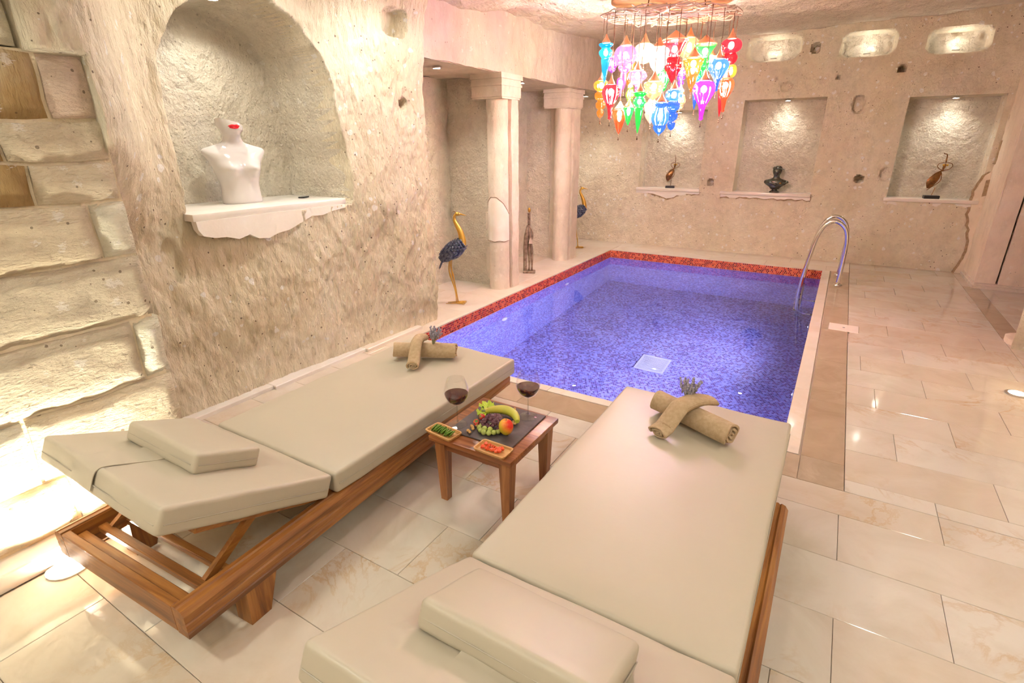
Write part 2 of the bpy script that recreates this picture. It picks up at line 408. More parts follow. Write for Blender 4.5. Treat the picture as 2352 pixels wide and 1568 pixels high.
# red hexagon band
m, nt, b = newmat('red_hexagon_tile'); b.inputs['Roughness'].default_value = .12
ge = nt.nodes.new('ShaderNodeNewGeometry')
nt.links.new(ramp(nt, ge.outputs['Random Per Island'], [(0, (.16, .006, .010)), (.30, (.34, .012, .015)), (.5, (.62, .03, .02)), (.7, (.86, .12, .05)), (1, (.92, .22, .09))]), b.inputs['Base Color'])
M_red = m
M_redgrout = simple('red_band_grout', (.92, .34, .20), .7)
def hexband(p0, du, L, nrm):
    V, F = [], []; du = Vector(du); nrm = Vector(nrm); p0 = Vector(p0); d = .0265; r = .0122
    rows = 5; rh = d * .866
    for j in range(rows):
        n = int(L / d)
        for i in range(n):
            c = p0 + du * ((i + .5 + .5 * (j % 2)) * d) + Vector((0, 0, -.024 - j * rh)) + nrm * .001
            k0 = len(V)
            for q, (rr, h) in enumerate(((r, 0), (r * .86, .0025))):
                for k in range(6):
                    a = PI / 6 + k * PI / 3
                    V.append(tuple(c + du * (rr * math.cos(a)) + Vector((0, 0, rr * math.sin(a))) + nrm * h))
            F.append(tuple(k0 + 6 + k for k in range(6)))
            for k in range(6): F.append((k0 + k, k0 + (k + 1) % 6, k0 + 6 + (k + 1) % 6, k0 + 6 + k))
    return V, F
bands = [((PX0, PY1, 0), (0, -1, 0), H_, (1, 0, 0)), ((PX1, PY1, 0), (-1, 0, 0), W_, (0, -1, 0)),
         ((PX1, PY0, 0), (0, 1, 0), H_, (-1, 0, 0)), ((PX0, PY0, 0), (1, 0, 0), W_, (0, 1, 0))]
for p0, du, L, nr in bands:
    p, d, n = Vector(p0), Vector(du), Vector(nr)
    q = p + n * .0006
    put('grout_band', ([tuple(q + Vector((0, 0, -.012))), tuple(q + d * L + Vector((0, 0, -.012))), tuple(q + d * L + Vector((0, 0, -.145))), tuple(q + Vector((0, 0, -.145)))], [(0, 1, 2, 3)]), M_redgrout, pool, 0)
    o = put('hexagon_tile_band', hexband(p0, du, L, nr), M_red, pool, 0); o['kind'] = 'stuff'
# drain grate, inlets
put('drain_gap_shade', box(-1.71, -1.41, 5.59, 5.93, ZB - .05, ZB + .0015), M_black, pool, 0)  # dark plate standing in for the shade between the grate bars
gr = put('drain_frame', vadd(box(-.17, .17, -.19, -.17, 0, .012), box(-.17, .17, .17, .19, 0, .012), box(-.17, -.15, -.17, .17, 0, .012), box(.15, .17, -.17, .17, 0, .012)), M_white_pl, pool, 0, (-1.56, 5.76, ZB + .001))
for k in range(14):
    put('drain_bar', box(-.15, .15, -.0075, .0075, .002, .010), M_white_pl, gr, 0, (0, -.158 + k * .0243, 0))
for (y, z) in ((6.81, -.46), (5.09, -.55)):
    inl = put('water_inlet', lathe([(.0, 0), (.055, 0), (.05, .014), (.03, .02), (.022, .008), (0, .008)], 20), M_white_pl, pool, 40, (PX0 + .001, y, z), (0, PI / 2, 0))
# water surface
m, nt, b = newmat('pool_water'); nt.nodes.remove(b)
gl = N(nt, 'ShaderNodeBsdfGlass', IOR=1.333, Roughness=0.0, Color=(.92, .95, 1, 1))
bn = N(nt, 'ShaderNodeBump', Strength=.05, Distance=.02); nt.links.new(noise(nt, coords(nt), 3.0, 2), bn.inputs['Height'])
nt.links.new(bn.outputs[0], gl.inputs['Normal']); nt.links.new(gl.outputs[0], nt.nodes['Material Output'].inputs[0])
uvw = put('pool_water', ([(PX0, PY0, ZW), (PX1, PY0, ZW), (PX1, PY1, ZW), (PX0, PY1, ZW)], [(0, 1, 2, 3)]), m, None, 0)
tag(uvw, 'still clear water filling the blue mosaic pool', None, None, 'structure')
for i, (y, lab) in enumerate(((6.41, 'underwater pool lamp beside the ladder, glowing blue white'), (4.53, 'underwater pool lamp nearest the towelled lounger, glowing blue white'))):
    t = thing('pool_lamp', lab, 'pool light', (PX1 - .001, y, -.42), 0, 'underwater pool lamps')
    t.rotation_euler = (0, -PI / 2, 0)
    put('rim', lathe([(.085, 0), (.085, .012), (.06, .02), (.06, .006), (.085, 0)], 24), M_steel, t)
    put('lens', lathe([(0, .004), (.06, .004), (.045, .018), (0, .022)], 24), M_spotp, t)
    lamp_data('SPOT', (PX1 - .06, y, -.42), 66, (.56, .56, 1.0), .05, (-3.2, y + .1, -1.0), 150, .9)
for (x, y) in ((-1.0, 3.22), (-2.4, 3.22)):  # extra lamps added out of view to brighten the basin
    lamp_data('SPOT', (x, y + .05, -.45), 30, (.64, .56, 1.0), .05, (x, 8.5, -1.2), 150, .9)
    t = thing('pool_lamp', 'added unseen pool lamp in the near wall below the loungers, %s' % ('towards the rock wall' if x < -2 else 'towards the ladder side'), 'pool light', (x, PY0 + .001, -.45), 0, 'added near wall pool lamps')
    t.rotation_euler = (-PI / 2, 0, 0)
    put('rim', lathe([(.085, 0), (.085, .012), (.06, .02), (.06, .006), (.085, 0)], 24), M_steel, t)
    put('lens', lathe([(0, .004), (.06, .004), (.045, .018), (0, .022)], 24), M_spotp, t)

# ------------------------------------------------------------------ left wall : carved rock with arched niche, masonry
ya = np.concatenate([np.linspace(-1.6, .9, 60), np.linspace(.92, 1.14, 14), np.linspace(1.15, 1.26, 12), np.linspace(1.272, 4.02, 212)])
za = np.linspace(0, 3.0, 216)
Y, Z = np.meshgrid(ya, za, indexing='ij')
def base_left(Y): return np.interp(Y, [1.2, 1.57, 2.4, 4.0, 4.1], [-3.47, -3.455, -3.42, -3.35, -3.35])
bx = base_left(Y)
pier = 1 - ss(1.165, 1.20, Y)                               # behind the masonry
upper = (1 - ss(1.12, 1.78, Y)) * ss(1.05, 1.75, Z)         # rock bulging out above and beside the masonry
front = np.where(Z > 2.045, -2.70, -2.80)
X = bx + np.maximum(pier * (front - bx), upper * (-2.72 - bx))
X = X + .03 * fbm(Y * 1.6, Z * 1.6, 3, 3) + .008 * fbm(Y * 12, Z * 6, 3, 21) * (1 - pier * (Z < 2.04)) + .008 * fbm(Y * 44, Z * 15, 2, 31)
X = X + .10 * ss(2.55, 3.0, Z) * (1 - pier)
X = np.where(((Y < 1.15) & (Z < 2.045)) | ((Y < .955) & (Z >= 2.045)), np.minimum(X, -2.79), X)
# arched niche
yc, hw, zs, hh = 2.42, .62, 1.98, .64
edge = .012 * fbm(Y * 5, Z * 5, 3, 41)
left_e = 1.80 + .12 * np.maximum(Z - 1.98, 0); right_e = 3.04 + .05 * np.sin((1.98 - Z) * 3.5)
rr = np.sqrt(((Y - yc) / hw) ** 2 + (np.maximum(Z - zs, 0) / hh) ** 2)
d_in = np.where(Z > zs, (1 - rr) * .6, np.minimum(Y - left_e, right_e - Y)) + edge
d_in = np.minimum(d_in, (Z - 1.262) * 3)
mask = ss(0, .05, d_in)
niche_x = -4.06 + .008 * fbm(Y * 12, Z * 12, 3, 51)
X = X * (1 - mask) + niche_x * mask
# sockets cut in the rock
def pit(A, U, Vv, cu, cv, ru, rv, depth, sq=2.0):
    q = (np.abs((U - cu) / ru) ** sq + np.abs((Vv - cv) / rv) ** sq)
    return A - depth * (1 - ss(.75, 1.05, q))
X = pit(X, Y, Z, 3.70, 2.63, .13, .10, .13, 4); X = pit(X, Y, Z, 3.76, 2.035, .045, .045, .08)
X = pit(X, Y, Z, 1.66, 1.03, .06, .14, .03)
wl = struct('wall_left', 'carved tuff rock wall with an arched niche and old stone masonry', grid_mesh(np.stack([X, Y, Z], 2)), M_rockL, 180)
# niche lining has paler chiselled rock: second material on the recessed faces
wl.data.materials.append(M_niche)
mi = (mask > .04); mf = (mi[:-1, :-1] & mi[1:, 1:]).ravel()
wl.data.polygons.foreach_set('material_index', mf.astype(np.int32))
# masonry blocks
XF = -2.72
rows = [(.085, .33, [(-1.6, -.6, 0), (-.6, .12, 1), (.12, .66, 0), (.66, 1.185, 4)]),
        (.33, .636, [(-1.6, -.3, 1), (-.3, .58, 4), (.58, 1.185, 0)]),
        (.636, .937, [(-1.6, -.5, 0), (-.5, 1.065, 1), (1.065, 1.19, 4)]),
        (.937, 1.233, [(-1.6, .1, 4), (.1, 1.175, 1)]),
        (1.233, 1.48, [(-1.6, .2, 0), (.2, 1.03, 0), (1.03, 1.175, 4)]),
        (1.48, 1.64, [(-1.6, .35, 1), (.35, .86, 2), (.86, 1.16, 0)]),
        (1.64, 1.80, [(-1.6, .5, 0), (.5, .80, 2), (.80, 1.155, 0)]),
        (1.80, 2.045, [(-1.6, .3, 0), (.3, .985, 2), (.985, 1.145, 3)]),
        (2.045, 2.9, [(-1.6, .3, 4), (.3, .945, 4)])]
def stone_block(y0, y1, z0, z1, mat):
    g = .007
    y0 += g; y1 -= g; z0 += g; z1 -= g
    nu, nv = max(4, int((y1 - y0) / .03)), max(4, int((z1 - z0) / .03))
    yy, zz = np.meshgrid(np.linspace(y0, y1, nu), np.linspace(z0, z1, nv), indexing='ij')
    e = np.minimum(np.minimum(yy - y0, y1 - yy), np.minimum(zz - z0, z1 - zz))
    xx = XF + random.uniform(-.008, .008) - .022 * (1 - ss(0, .03, e)) + .007 * fbm(yy * 14 + y0 * 9, zz * 14, 3, 61)
    wob = .006 * fbm(yy * 8, zz * 8, 2, 71)
    P = np.stack([xx, yy + wob, zz + wob], 2)
    V, F = grid_mesh(P)
    # sides going back
    ring = [(i, 0) for i in range(nu)] + [(nu - 1, j) for j in range(1, nv)] + [(i, nv - 1) for i in range(nu - 2, -1, -1)] + [(0, j) for j in range(nv - 2, 0, -1)]
    n0 = len(V)
    for (i, j) in ring: V.append([XF - .10, P[i, j, 1], P[i, j, 2]])
    for k in range(len(ring)):
        a, b = ring[k], ring[(k + 1) % len(ring)]
        F.append([a[0] * nv + a[1], n0 + k, n0 + (k + 1) % len(ring), b[0] * nv + b[1]])
    put('stone_block', (V, F), mat, wl, 50)
for z0, z1, bs in rows:
    for (y0, y1, mi_) in bs: stone_block(y0, y1, z0, z1, M_block[mi_])
put('mortar_bed', box(-2.86, -2.752, -1.6, 1.165, .05, 2.05), M_mortar, wl, 0)
# marble kerbs
kb = struct('baseboard_left', 'low white marble kerb along the foot of the left wall')
for a, b in ((-1.6, -.5), (-.5, .62), (.62, 1.19)): put('kerb_slab', cbox(-.07, .07, -(b - a) / 2 + .001, (b - a) / 2 - .001, 0, .077, .006), M_shelf, kb, 0, (-2.70, (a + b) / 2, 0))
for a, b, x in ((1.2, 2.1, -3.42), (2.1, 3.0, -3.39), (3.0, 3.72, -3.36)): put('kerb_slab', cbox(-.10, .055, -(b - a) / 2 + .001, (b - a) / 2 - .001, 0, .03, .005), M_shelf, kb, 0, (x, (a + b) / 2, 0))
# niche shelf and plaster
put('niche_shelf', xf(rbox(.70, 1.22, .045, .006, 2), T(-3.735, 2.40, 1.2835)), M_shelf, wl)
pl = [(1.80, 1.262), (2.99, 1.262), (2.99, 1.235), (2.86, 1.222), (2.76, 1.20), (2.66, 1.205), (2.55, 1.165), (2.45, 1.13), (2.36, 1.12), (2.28, 1.095), (2.20, 1.105), (2.14, 1.14), (2.06, 1.12), (1.98, 1.145), (1.90, 1.15), (1.83, 1.17), (1.805, 1.21)]
Mx = Matrix(((0, 0, 1, -3.432), (1, 0, 0, 0), (0, 1, 0, 0), (0, 0, 0, 1)))
put('plaster_patch', prism(pl, Mx, .055), M_plaster, wl, 30)

# alcoves beyond the rock wall
def rough(p0, du, dv, amp, seed, step=.03, fr=6):
    p0, du, dv = np.array(p0, float), np.array(du, float), np.array(dv, float)
    lu, lv = np.linalg.norm(du), np.linalg.norm(dv); nu, nv = max(3, int(lu / step)), max(3, int(lv / step))
    u, v = np.meshgrid(np.linspace(0, 1, nu), np.linspace(0, 1, nv), indexing='ij')
    n = np.cross(du, dv); n /= np.linalg.norm(n)
    h = amp * fbm(u * lu * fr, v * lv * fr, 4, seed)
    return grid_mesh(p0 + u[..., None] * du + v[..., None] * dv + h[..., None] * n)
HA = 2.42
put('alcove_back', rough((-4.25, 4.02, 0), (0, 5.4, 0), (0, 0, HA), .015, 81), M_niche, wl, 180)
uu = np.linspace(0, 1, 16)[:, None]; xe = X[-1][None, :]
put('alcove_side', grid_mesh(np.stack([xe * (1 - uu) - 4.27 * uu, 4.02 + .006 * fbm(uu * 6 + 0 * xe, Z[-1][None, :] * 6 + 0 * uu, 3, 82) * (uu > 0) + 0 * xe, Z[-1][None, :] + 0 * uu], 2)), M_niche, wl, 180)
for yf in (5.50, 7.44):
    put('alcove_divider', rough((-4.27, yf, 0), (.70, 0, 0), (0, 0, HA), .012, int(yf * 10)), M_niche, wl, 180)
    put('alcove_divider', box(-4.27, -3.60, yf + .02, yf + .20, 0, HA), M_niche, wl, 0)
lint = np.array([[-3.36, 4.0], [-3.38, 5.7], [-3.47, 7.6], [-3.56, 9.3]])
ly = np.linspace(3.98, 9.32, 150); lz = np.linspace(HA, 3.3, 34)
LY, LZ = np.meshgrid(ly, lz, indexing='ij'); LX = np.interp(LY, lint[:, 1], lint[:, 0]) + .02 * fbm(LY * 2, LZ * 2, 3, 91) + .006 * fbm(LY * 14, LZ * 8, 3, 95)
put('lintel', grid_mesh(np.stack([LX, LY, LZ], 2)), M_lint, wl, 180)
put('alcove_soffit', rough((-4.27, 4.0, HA), (.92, 0, 0), (0, 5.35, 0), .008, 97, .05), M_pale, wl, 180)
def column(x0, x1, y0, y1, lab):
    t = struct('column', lab); t.location = (0, 0, 0)
    cx = (x0 + x1) / 2; w = x1 - x0
    V = []
    prof = []                                            # plan outline: pier with an engaged round shaft on the near face
    prof = [(x1, y1), (x0 - .10, y1), (x0 - .10, y0 + .17), (x0 - .01, y0 + .17), (x0 - .01, y0 + .14)]
    for k in range(13):
        a = PI + PI * k / 12
        prof.append((cx - .012 + (w / 2 - .005) * math.cos(a), y0 + .14 + .14 * math.sin(a)))
    prof += [(x1 - .020, y0 + .150), (x1 - .055, y0 + .155), (x1 - .055, y0 + .185), (x1, y0 + .19)]
    zs_ = np.linspace(0, 2.18, 30); n = len(prof); F = []
    for z in zs_:
        for i, (x, y) in enumerate(prof):
            j = .006 * float(fbm(np.array(z * 6.0), np.array(i * .7 + y0), 3, 101))
            V.append((x + j, y + j * .5, z))
    for i in range(len(zs_) - 1):
        for k in range(n):
            a, b = i * n + k, i * n + (k + 1) % n
            F.append((a, a + n, b + n, b))
    put('shaft', (V, F), M_pale, t, 45)
    # capital: stacked mouldings
    cap = []
    for (z0, z1, e) in ((2.17, 2.19, .015), (2.19, 2.30, .03), (2.30, 2.325, .045), (2.325, 2.37, .03), (2.37, 2.425, .055)):
        cap.append(box(x0 - .12, x1 + e * .5, y0 - e, y1 + e, z0, z1))
    put('capital', vadd(*cap), M_pale, t, 0)
    # repaired patch of smoother stone low on the shaft
    return t
c1 = column(-3.62, -3.355, 5.33, 5.68, 'pale engaged stone column between the two cranes alcoves, nearer and cracked')
M_patch = simple('smooth_repair_stone', (.84, .76, .66), .8, bumps=(30, .2, .006), vary=((.80, .70, .58), 8))
pts = []
for k in range(17):
    a = PI * 1.02 + (PI * .98) * k / 16; pts.append((-3.4995 + .134 * math.cos(a), 5.47 + .146 * math.sin(a)))
zt = [.62 + .50 * math.sin(PI * (.18 + .62 * k / 16)) for k in range(17)]
V = [(x, y, .60) for x, y in pts] + [(x, y, z) for (x, y), z in zip(pts, zt)]
put('repair_patch', (V, [(k, k + 17, k + 18, k + 1) for k in range(16)]), M_patch, c1, 60)
crack = simple('dark_crack', (.26, .15, .09), .95)
put('crack', tube([(x, y - .002, z + .004 * math.sin(k * 2.1)) for k, ((x, y), z) in enumerate(zip(pts, zt))], .0035, 5), crack, c1, 60)
put('crack', tube([(x, y - .002, .602 + .006 * math.sin(k * 1.3)) for k, (x, y) in enumerate(pts)], .003, 5), crack, c1, 60)
column(-3.725, -3.465, 7.25, 7.66, 'pale engaged stone column farther along the pool, beside the back wall alcove')

# ------------------------------------------------------------------ back wall
YB = 9.28
NI = [(-3.05, -2.03, .985, 2.19), (-1.50, -.41, .97, 2.30), (.55, 1.54, .965, 2.25)]
xl = set(np.round(np.linspace(-4.3, 1.66, 290), 4)); zl = set(np.round(np.linspace(0, 3.35, 165), 4))
for (a, b, c, d) in NI:
    for q in (a - .002, a + .012, b - .012, b + .002): xl.add(q)
    for q in (c - .04, c - .03, d - .012, d + .002): zl.add(q)
XX, ZZ = np.meshgrid(np.array(sorted(xl)), np.array(sorted(zl)), indexing='ij')
YY = YB + .02 * fbm(XX * 1.2, ZZ * 1.2, 3, 111) + .008 * fbm(XX * 8, ZZ * 8, 3, 115) + .004 * fbm(XX * 30, ZZ * 22, 2, 117)
YY = YY + .07 * ss(-.5, 1.6, -XX - 3.1) * 0
nm = np.zeros_like(YY)
for i, (a, b, c, d) in enumerate(NI):
    spl = .05 if i == 0 else .03
    di = np.minimum(np.minimum(XX - a, b - XX), np.minimum(ZZ - (c - .035), d - ZZ))
    k = ss(-.002, .014, di); nm = np.maximum(nm, k)
    YY = YY * (1 - k) + (YB + .27 + .007 * fbm(XX * 15, ZZ * 15, 3, 121 + i)) * k
# upper carved recesses
UP = [(-1.56, -.85, 2.81, 3.13), (-.36, .27, 2.78, 3.08), (.60, 1.24, 2.745, 3.03)]
um = np.zeros_like(YY)
for i, (a, b, c, d) in enumerate(UP):
    cx, cz = (a + b) / 2, (c + d) / 2
    q = np.abs((XX - cx) / ((b - a) / 2)) ** 4 + np.abs((ZZ - cz) / ((d - c) / 2)) ** 4 + .10 * fbm(XX * 6, ZZ * 6, 2, 131)
    k = 1 - ss(.55, 1.1, q); um = np.maximum(um, k)
    YY = YY + k * (.24 + .02 * fbm(XX * 16, ZZ * 16, 2, 133))
for (cu, cv, ru, rv, dp) in ((-.667, 2.93, .055, .06, .2), (.392, 2.60, .05, .045, .2), (-.962, 2.46, .075, .06, .06), (-.02, 2.19, .075, .12, .10), (.172, 1.205, .06, .045, .2), (-.33, 2.55, .025, .025, .1), (.47, 1.28, .06, .09, .06), (-1.86, 1.10, .045, .05, .15), (-1.42, 2.56, .015, .015, .06), (-1.1, 2.58, .015, .015, .06)):
    YY = pit(YY, XX, ZZ, cu, cv, ru, rv, -dp)
M_raw_shade = simple('raw_brown_edge_and_shadow', (.36, .24, .13), .95, bumps=(60, .8, .02), vary=((.50, .36, .21), 30))  # brown of the raw pier edges, also painted shadow below the shelves
wb = struct('wall_back', 'tan tuff rock wall with three lit square niches behind the pool', grid_mesh(np.stack([XX, YY, ZZ], 2)), M_rockB, 60)
wb.data.materials.append(M_niche)
mi = (nm > .6) | (um > .5); wb.data.polygons.foreach_set('material_index', (mi[:-1, :-1] & mi[1:, 1:]).ravel().astype(np.int32))
for i, (a, b, c, d) in enumerate(NI):
    e = .18 if i == 1 else .03
    put('niche_shelf', xf(rbox(b - a + .02 + e, .33, .045, .006, 2), T((a + b - e + .02) / 2, YB + .118, c - .0225)), M_shelf, wb)
    n = 26; pts = []
    for k in range(n + 1):
        x = a - e + (b - a + e + .02) * k / n
        pts.append((x, c - .045 - random.uniform(.03, .055) - (.07 * math.exp(-((x - (a + b) / 2) / .17) ** 2) if i == 0 else 0)))
    poly = [(a - e, c - .045)] + pts + [(b + .02, c - .045)]
    put('plaster_patch', prism(poly, Matrix(((1, 0, 0, 0), (0, 0, -1, YB + .015), (0, 1, 0, 0), (0, 0, 0, 1))), .035), M_plaster, wb, 30)
    sc_ = [(a - e - .01, c - .045)] + [(x, z - random.uniform(.008, .03)) for x, z in pts] + [(b + .03, c - .045)]
    put('ragged_shadow_strip', prism(sc_, Matrix(((1, 0, 0, 0), (0, 0, -1, YB + .02), (0, 1, 0, 0), (0, 0, 0, 1))), .026), M_raw_shade, wb, 0)  # dark ragged strip, shadow below the plaster put into shape and colour
# smoother repaired field and right hand pier
M_pier = rock('pier_stone', (.78, .64, .48), (.83, .70, .54), (.87, .75, .60), (1, 1, .5), 22, .35, .015, .3, .4)
pr = struct('wall_right', 'smooth stone pier and side wall at the edge of the pool room')
put('stone_pier', rough((1.612, 9.3, 0), (0, -.885, 0), (0, 0, 3.3), .006, 141), M_pier, pr, 180)
put('stone_pier', rough((1.604, 8.415, 0), (.20, 0, 0), (0, 0, 3.3), .006, 143), M_pier, pr, 180)
put('stone_pier', box(1.622, 1.797, 8.425, 9.3, 0, 3.3), M_pier, pr, 0)
put('stone_pier', box(1.825, 2.3, 8.40, 9.3, 0, 3.3), M_pier, pr, 0)
rg = [(1.66, 0)] + [(1.535 + .05 * math.sin(z * 5.0) + random.uniform(-.012, .012), z) for z in np.linspace(0, 1.28, 27)] + [(1.60, 1.33), (1.66, 1.33)]
put('ragged_plaster', prism(rg, Matrix(((1, 0, 0, 0), (0, 0, -1, YB + .02), (0, 1, 0, 0), (0, 0, 0, 1))), .055), M_pier, pr, 0)
put('raw_edge', prism([(x - (.028 if x < 1.62 else 0), z) for x, z in rg], Matrix(((1, 0, 0, 0), (0, 0, -1, YB + .02), (0, 1, 0, 0), (0, 0, 0, 1))), .036), M_raw_shade, pr, 0)
for (z0, z1, x0) in ((1.02, 1.24, 1.565), (1.42, 1.72, 1.60), (1.78, 2.02, 1.605)):
    rs_ = [(x0 + random.uniform(-.01, .01), z0), (x0 + .06, z0 + .02), (x0 + .055, z1), (x0 + .005, z1 - .015)]
    put('raw_edge', prism(rs_, Matrix(((1, 0, 0, 0), (0, 0, -1, YB + .02), (0, 1, 0, 0), (0, 0, 0, 1))), .062), M_raw_shade, pr, 0)
put('plinth', vadd(box(1.58, 2.08, 8.34, 9.2, 0, .035), box(1.60, 2.10, 8.37, 9.2, .035, .06)), M_pale, pr, 0)
put('side_wall', rough((1.60, 6.18, 0), (0, -7.8, 0), (0, 0, 3.2), .02, 151, .06), M_rockB, pr, 180)
put('side_wall_end', rough((2.4, 6.2, 0), (-.82, 0, 0), (0, 0, 3.2), .02, 152, .06), M_pier, pr, 180)
fb = []
for k in range(12):
    a = 2 * PI * k / 12; fb.append((1.62 + .13 * math.cos(a) * random.uniform(.8, 1.1), 6.12 + .16 * math.sin(a) * random.uniform(.8, 1.1)))
put('rough_footing', prism(fb, Matrix.Identity(4), .05), M_pier, pr, 0)
put('passage_wall', rough((3.1, 9.4, 0), (0, -4, 0), (0, 0, 3.2), .02, 153, .08), M_rockB, pr, 180)
put('passage_wall', rough((2.0, 9.38, 0), (1.2, 0, 0), (0, 0, 3.2), .02, 154, .08), M_rockB, pr, 180)
put('passage_wall', rough((3.2, 5.9, 0), (-1.7, 0, 0), (0, 0, 3.2), .02, 155, .08), M_rockB, pr, 180)
struct('wall_front', 'plain rock wall closing the room behind the loungers', rough((1.8, -1.58, 0), (-4.8, 0, 0), (0, 0, 3.2), .02, 161, .06), M_rockB, 180)

# ------------------------------------------------------------------ ceiling
cx_, cy_ = np.meshgrid(np.linspace(-4.4, 3.3, 200), np.linspace(-1.7, 9.6, 290), indexing='ij')
cz_ = 2.885 + .058 * np.maximum(cy_ - 4, 0) + .03 * fbm(cx_ * 1.5, cy_ * 1.5, 3, 171) + .012 * fbm(cx_ * 8, cy_ * 8, 3, 175) + .0
struct('ceiling', 'rough hewn rock ceiling', grid_mesh(np.stack([cx_, cy_, cz_], 2), True), M_ceil, 180)

# ------------------------------------------------------------------ recessed lamps (alcoves, niches, floor) and added fill lamps in the ceiling
def downlight(loc, lab, r=.045, group='added ceiling fill lamps', flip=False):
    t = thing('recessed_lamp', lab, 'spotlight', loc, 0, group)
    s = -1 if not flip else 1
    put('rim', lathe([(r * 1.35, 0), (r * 1.35, s * .006), (r, s * .008), (r, s * .001)], 20), M_steel, t)
    put('lens', lathe([(0, s * .002), (r, s * .002), (r * .98, s * .006), (0, s * .007)], 20), M_spot, t)
    return t
for (x, y) in CEIL_FILLS:
    downlight((x, y, 2.858), 'added ceiling fill lamp, %s row, %s' % ('rear' if y < 0 else 'second' if y < 1.5 else 'middle' if y < 3 else 'pool side', 'by the rock wall' if x < -1.5 else 'by the side wall' if x > .5 else 'in the centre'), .07)
for (x, y, lab) in ((-3.62, 4.55, 'small spotlight in the soffit above the nearer crane'), (-3.62, 6.20, 'small spotlight in the soffit above the wooden figure'), (-3.75, 8.45, 'small spotlight in the soffit above the farther crane')):
    downlight((x, y, HA - .012), lab, .035, 'alcove spotlights')
    lamp_data('SPOT', (x, y, HA - .04), 15, WARMW, .03, (x - .1, y + .15, 0), 120, .8)
for i, (x, y, z, lab) in enumerate(((-2.5, YB + .13, 2.172, 'small spotlight inside the niche behind the hanging lamps'), (-.92, YB + .12, 2.283, 'small spotlight inside the niche of the dark bust'), (1.05, YB + .12, 2.232, 'small spotlight inside the niche nearest the stone pier'))):
    downlight((x, y, z), lab, .035, 'niche spotlights')
    lamp_data('SPOT', (x, y - .05, z - .03), 5, WARMW, .05, (x, y + .02, .5), 130, 1.0)
downlight((-3.74, 2.40, 2.605), 'small spotlight hidden in the crown of the arched niche', .035, 'niche spotlights')
lamp_data('SPOT', (-3.72, 2.40, 2.57), 7, WARMW, .03, (-3.78, 2.2, 1.2), 140, .9)
for (a, b, c, d), lab in zip(UP, ('small hidden lamp in the upper recess nearest the hanging lamps', 'small hidden lamp in the middle upper recess', 'small hidden lamp in the upper recess nearest the stone pier')):
    downlight(((a + b) / 2, YB + .12, c + .04), lab, .03, 'recess lamps', True)
    lamp_data('POINT', ((a + b) / 2, YB + .10, c + .10), .34, WARMW, .04)
downlight((-2.573, .527, .001), 'bright round lamp set flush in the floor below the stone masonry', .062, 'floor uplights', True)
lamp_data('SPOT', (-2.573, .527, .03), 34, (1, .96, .80), .04, (-2.74, .75, 2.0), 150, .8)
downlight((1.33, 4.77, .001), 'bright round lamp set flush in the floor near the side wall', .05, 'floor uplights', True)
lamp_data('SPOT', (1.33, 4.77, .03), 22, (1, .93, .72), .04, (1.6, 4.77, 1.0), 150, .8)

# ------------------------------------------------------------------ sun loungers
def strip(pts, w, th, axis=Vector((1, 0, 0))):        # flat band following pts, width along axis
    P = [Vector(p) for p in pts]; V, F = [], []
    for i, p in enumerate(P):
        t = (P[min(i + 1, len(P) - 1)] - P[max(i - 1, 0)]).normalized(); n = axis.cross(t).normalized()
        for sx, sn in ((-1, -1), (1, -1), (1, 1), (-1, 1)):
            V.append(tuple(p + axis * (sx * w / 2) + n * (sn * th / 2)))
    for i in range(len(P) - 1):
        for k in range(4):
            a, b = i * 4 + k, i * 4 + (k + 1) % 4; F.append((a, b, b + 4, a + 4))
    F += [(3, 2, 1, 0), tuple(len(V) - 4 + k for k in range(4))]
    return V, F
def cushion(sx, sy, sz, r, dome=.0, puck=.0, seed=0):   # soft upholstered block
    V, F = rbox(sx, sy, sz, r, 4)
    bm = bmesh.new(); vs = [bm.verts.new(p) for p in V]
    for f in F: bm.faces.new([vs[i] for i in f])
    bmesh.ops.subdivide_edges(bm, edges=[e for e in bm.edges if e.calc_length() > .09], cuts=5, use_grid_fill=True)
    bmesh.ops.subdivide_edges(bm, edges=[e for e in bm.edges if e.calc_length() > .09], cuts=1, use_grid_fill=True)
    for v in bm.verts:
        x, y, z = v.co
        q = max(0, 1 - (2 * x / sx) ** 2) * max(0, 1 - (2 * y / sy) ** 2)
        nz = float(fbm(np.array(x * 5 + seed), np.array(y * 5 + z * 6), 3, 201))
        v.co.z += dome * q * (1 if z > 0 else -.2) + .003 * nz
        v.co.x += .003 * float(fbm(np.array(y * 9 + seed), np.array(z * 14), 2, 203)) * (1 if abs(x) > sx * .42 else 0)
        v.co.y += .004 * float(fbm(np.array(x * 11 + seed), np.array(z * 14), 2, 205)) * (1 if abs(y) > sy * .4 else 0)
    return from_bm(bm)
def rail_profile(y0, y1, side):                      # grooved side rail, outer face at x = 0, going towards -side
    pr = [(0, .150), (0, .168), (-.004, .172), (0, .176), (0, .205), (-.005, .210), (0, .215), (0, .244), (-.012, .262), (-.028, .268), (-.034, .262), (-.040, .268), (-.058, .268), (-.062, .260), (-.062, .150)]
    n = len(pr); V = [(x * side, y0, z) for x, z in pr] + [(x * side, y1, z) for x, z in pr]
    F = [tuple(range(n)), tuple(range(2 * n - 1, n - 1, -1))] + [(i, i + n, (i + 1) % n + n, (i + 1) % n) for i in range(n)]
    return V, F
TILT = math.radians(22.3)
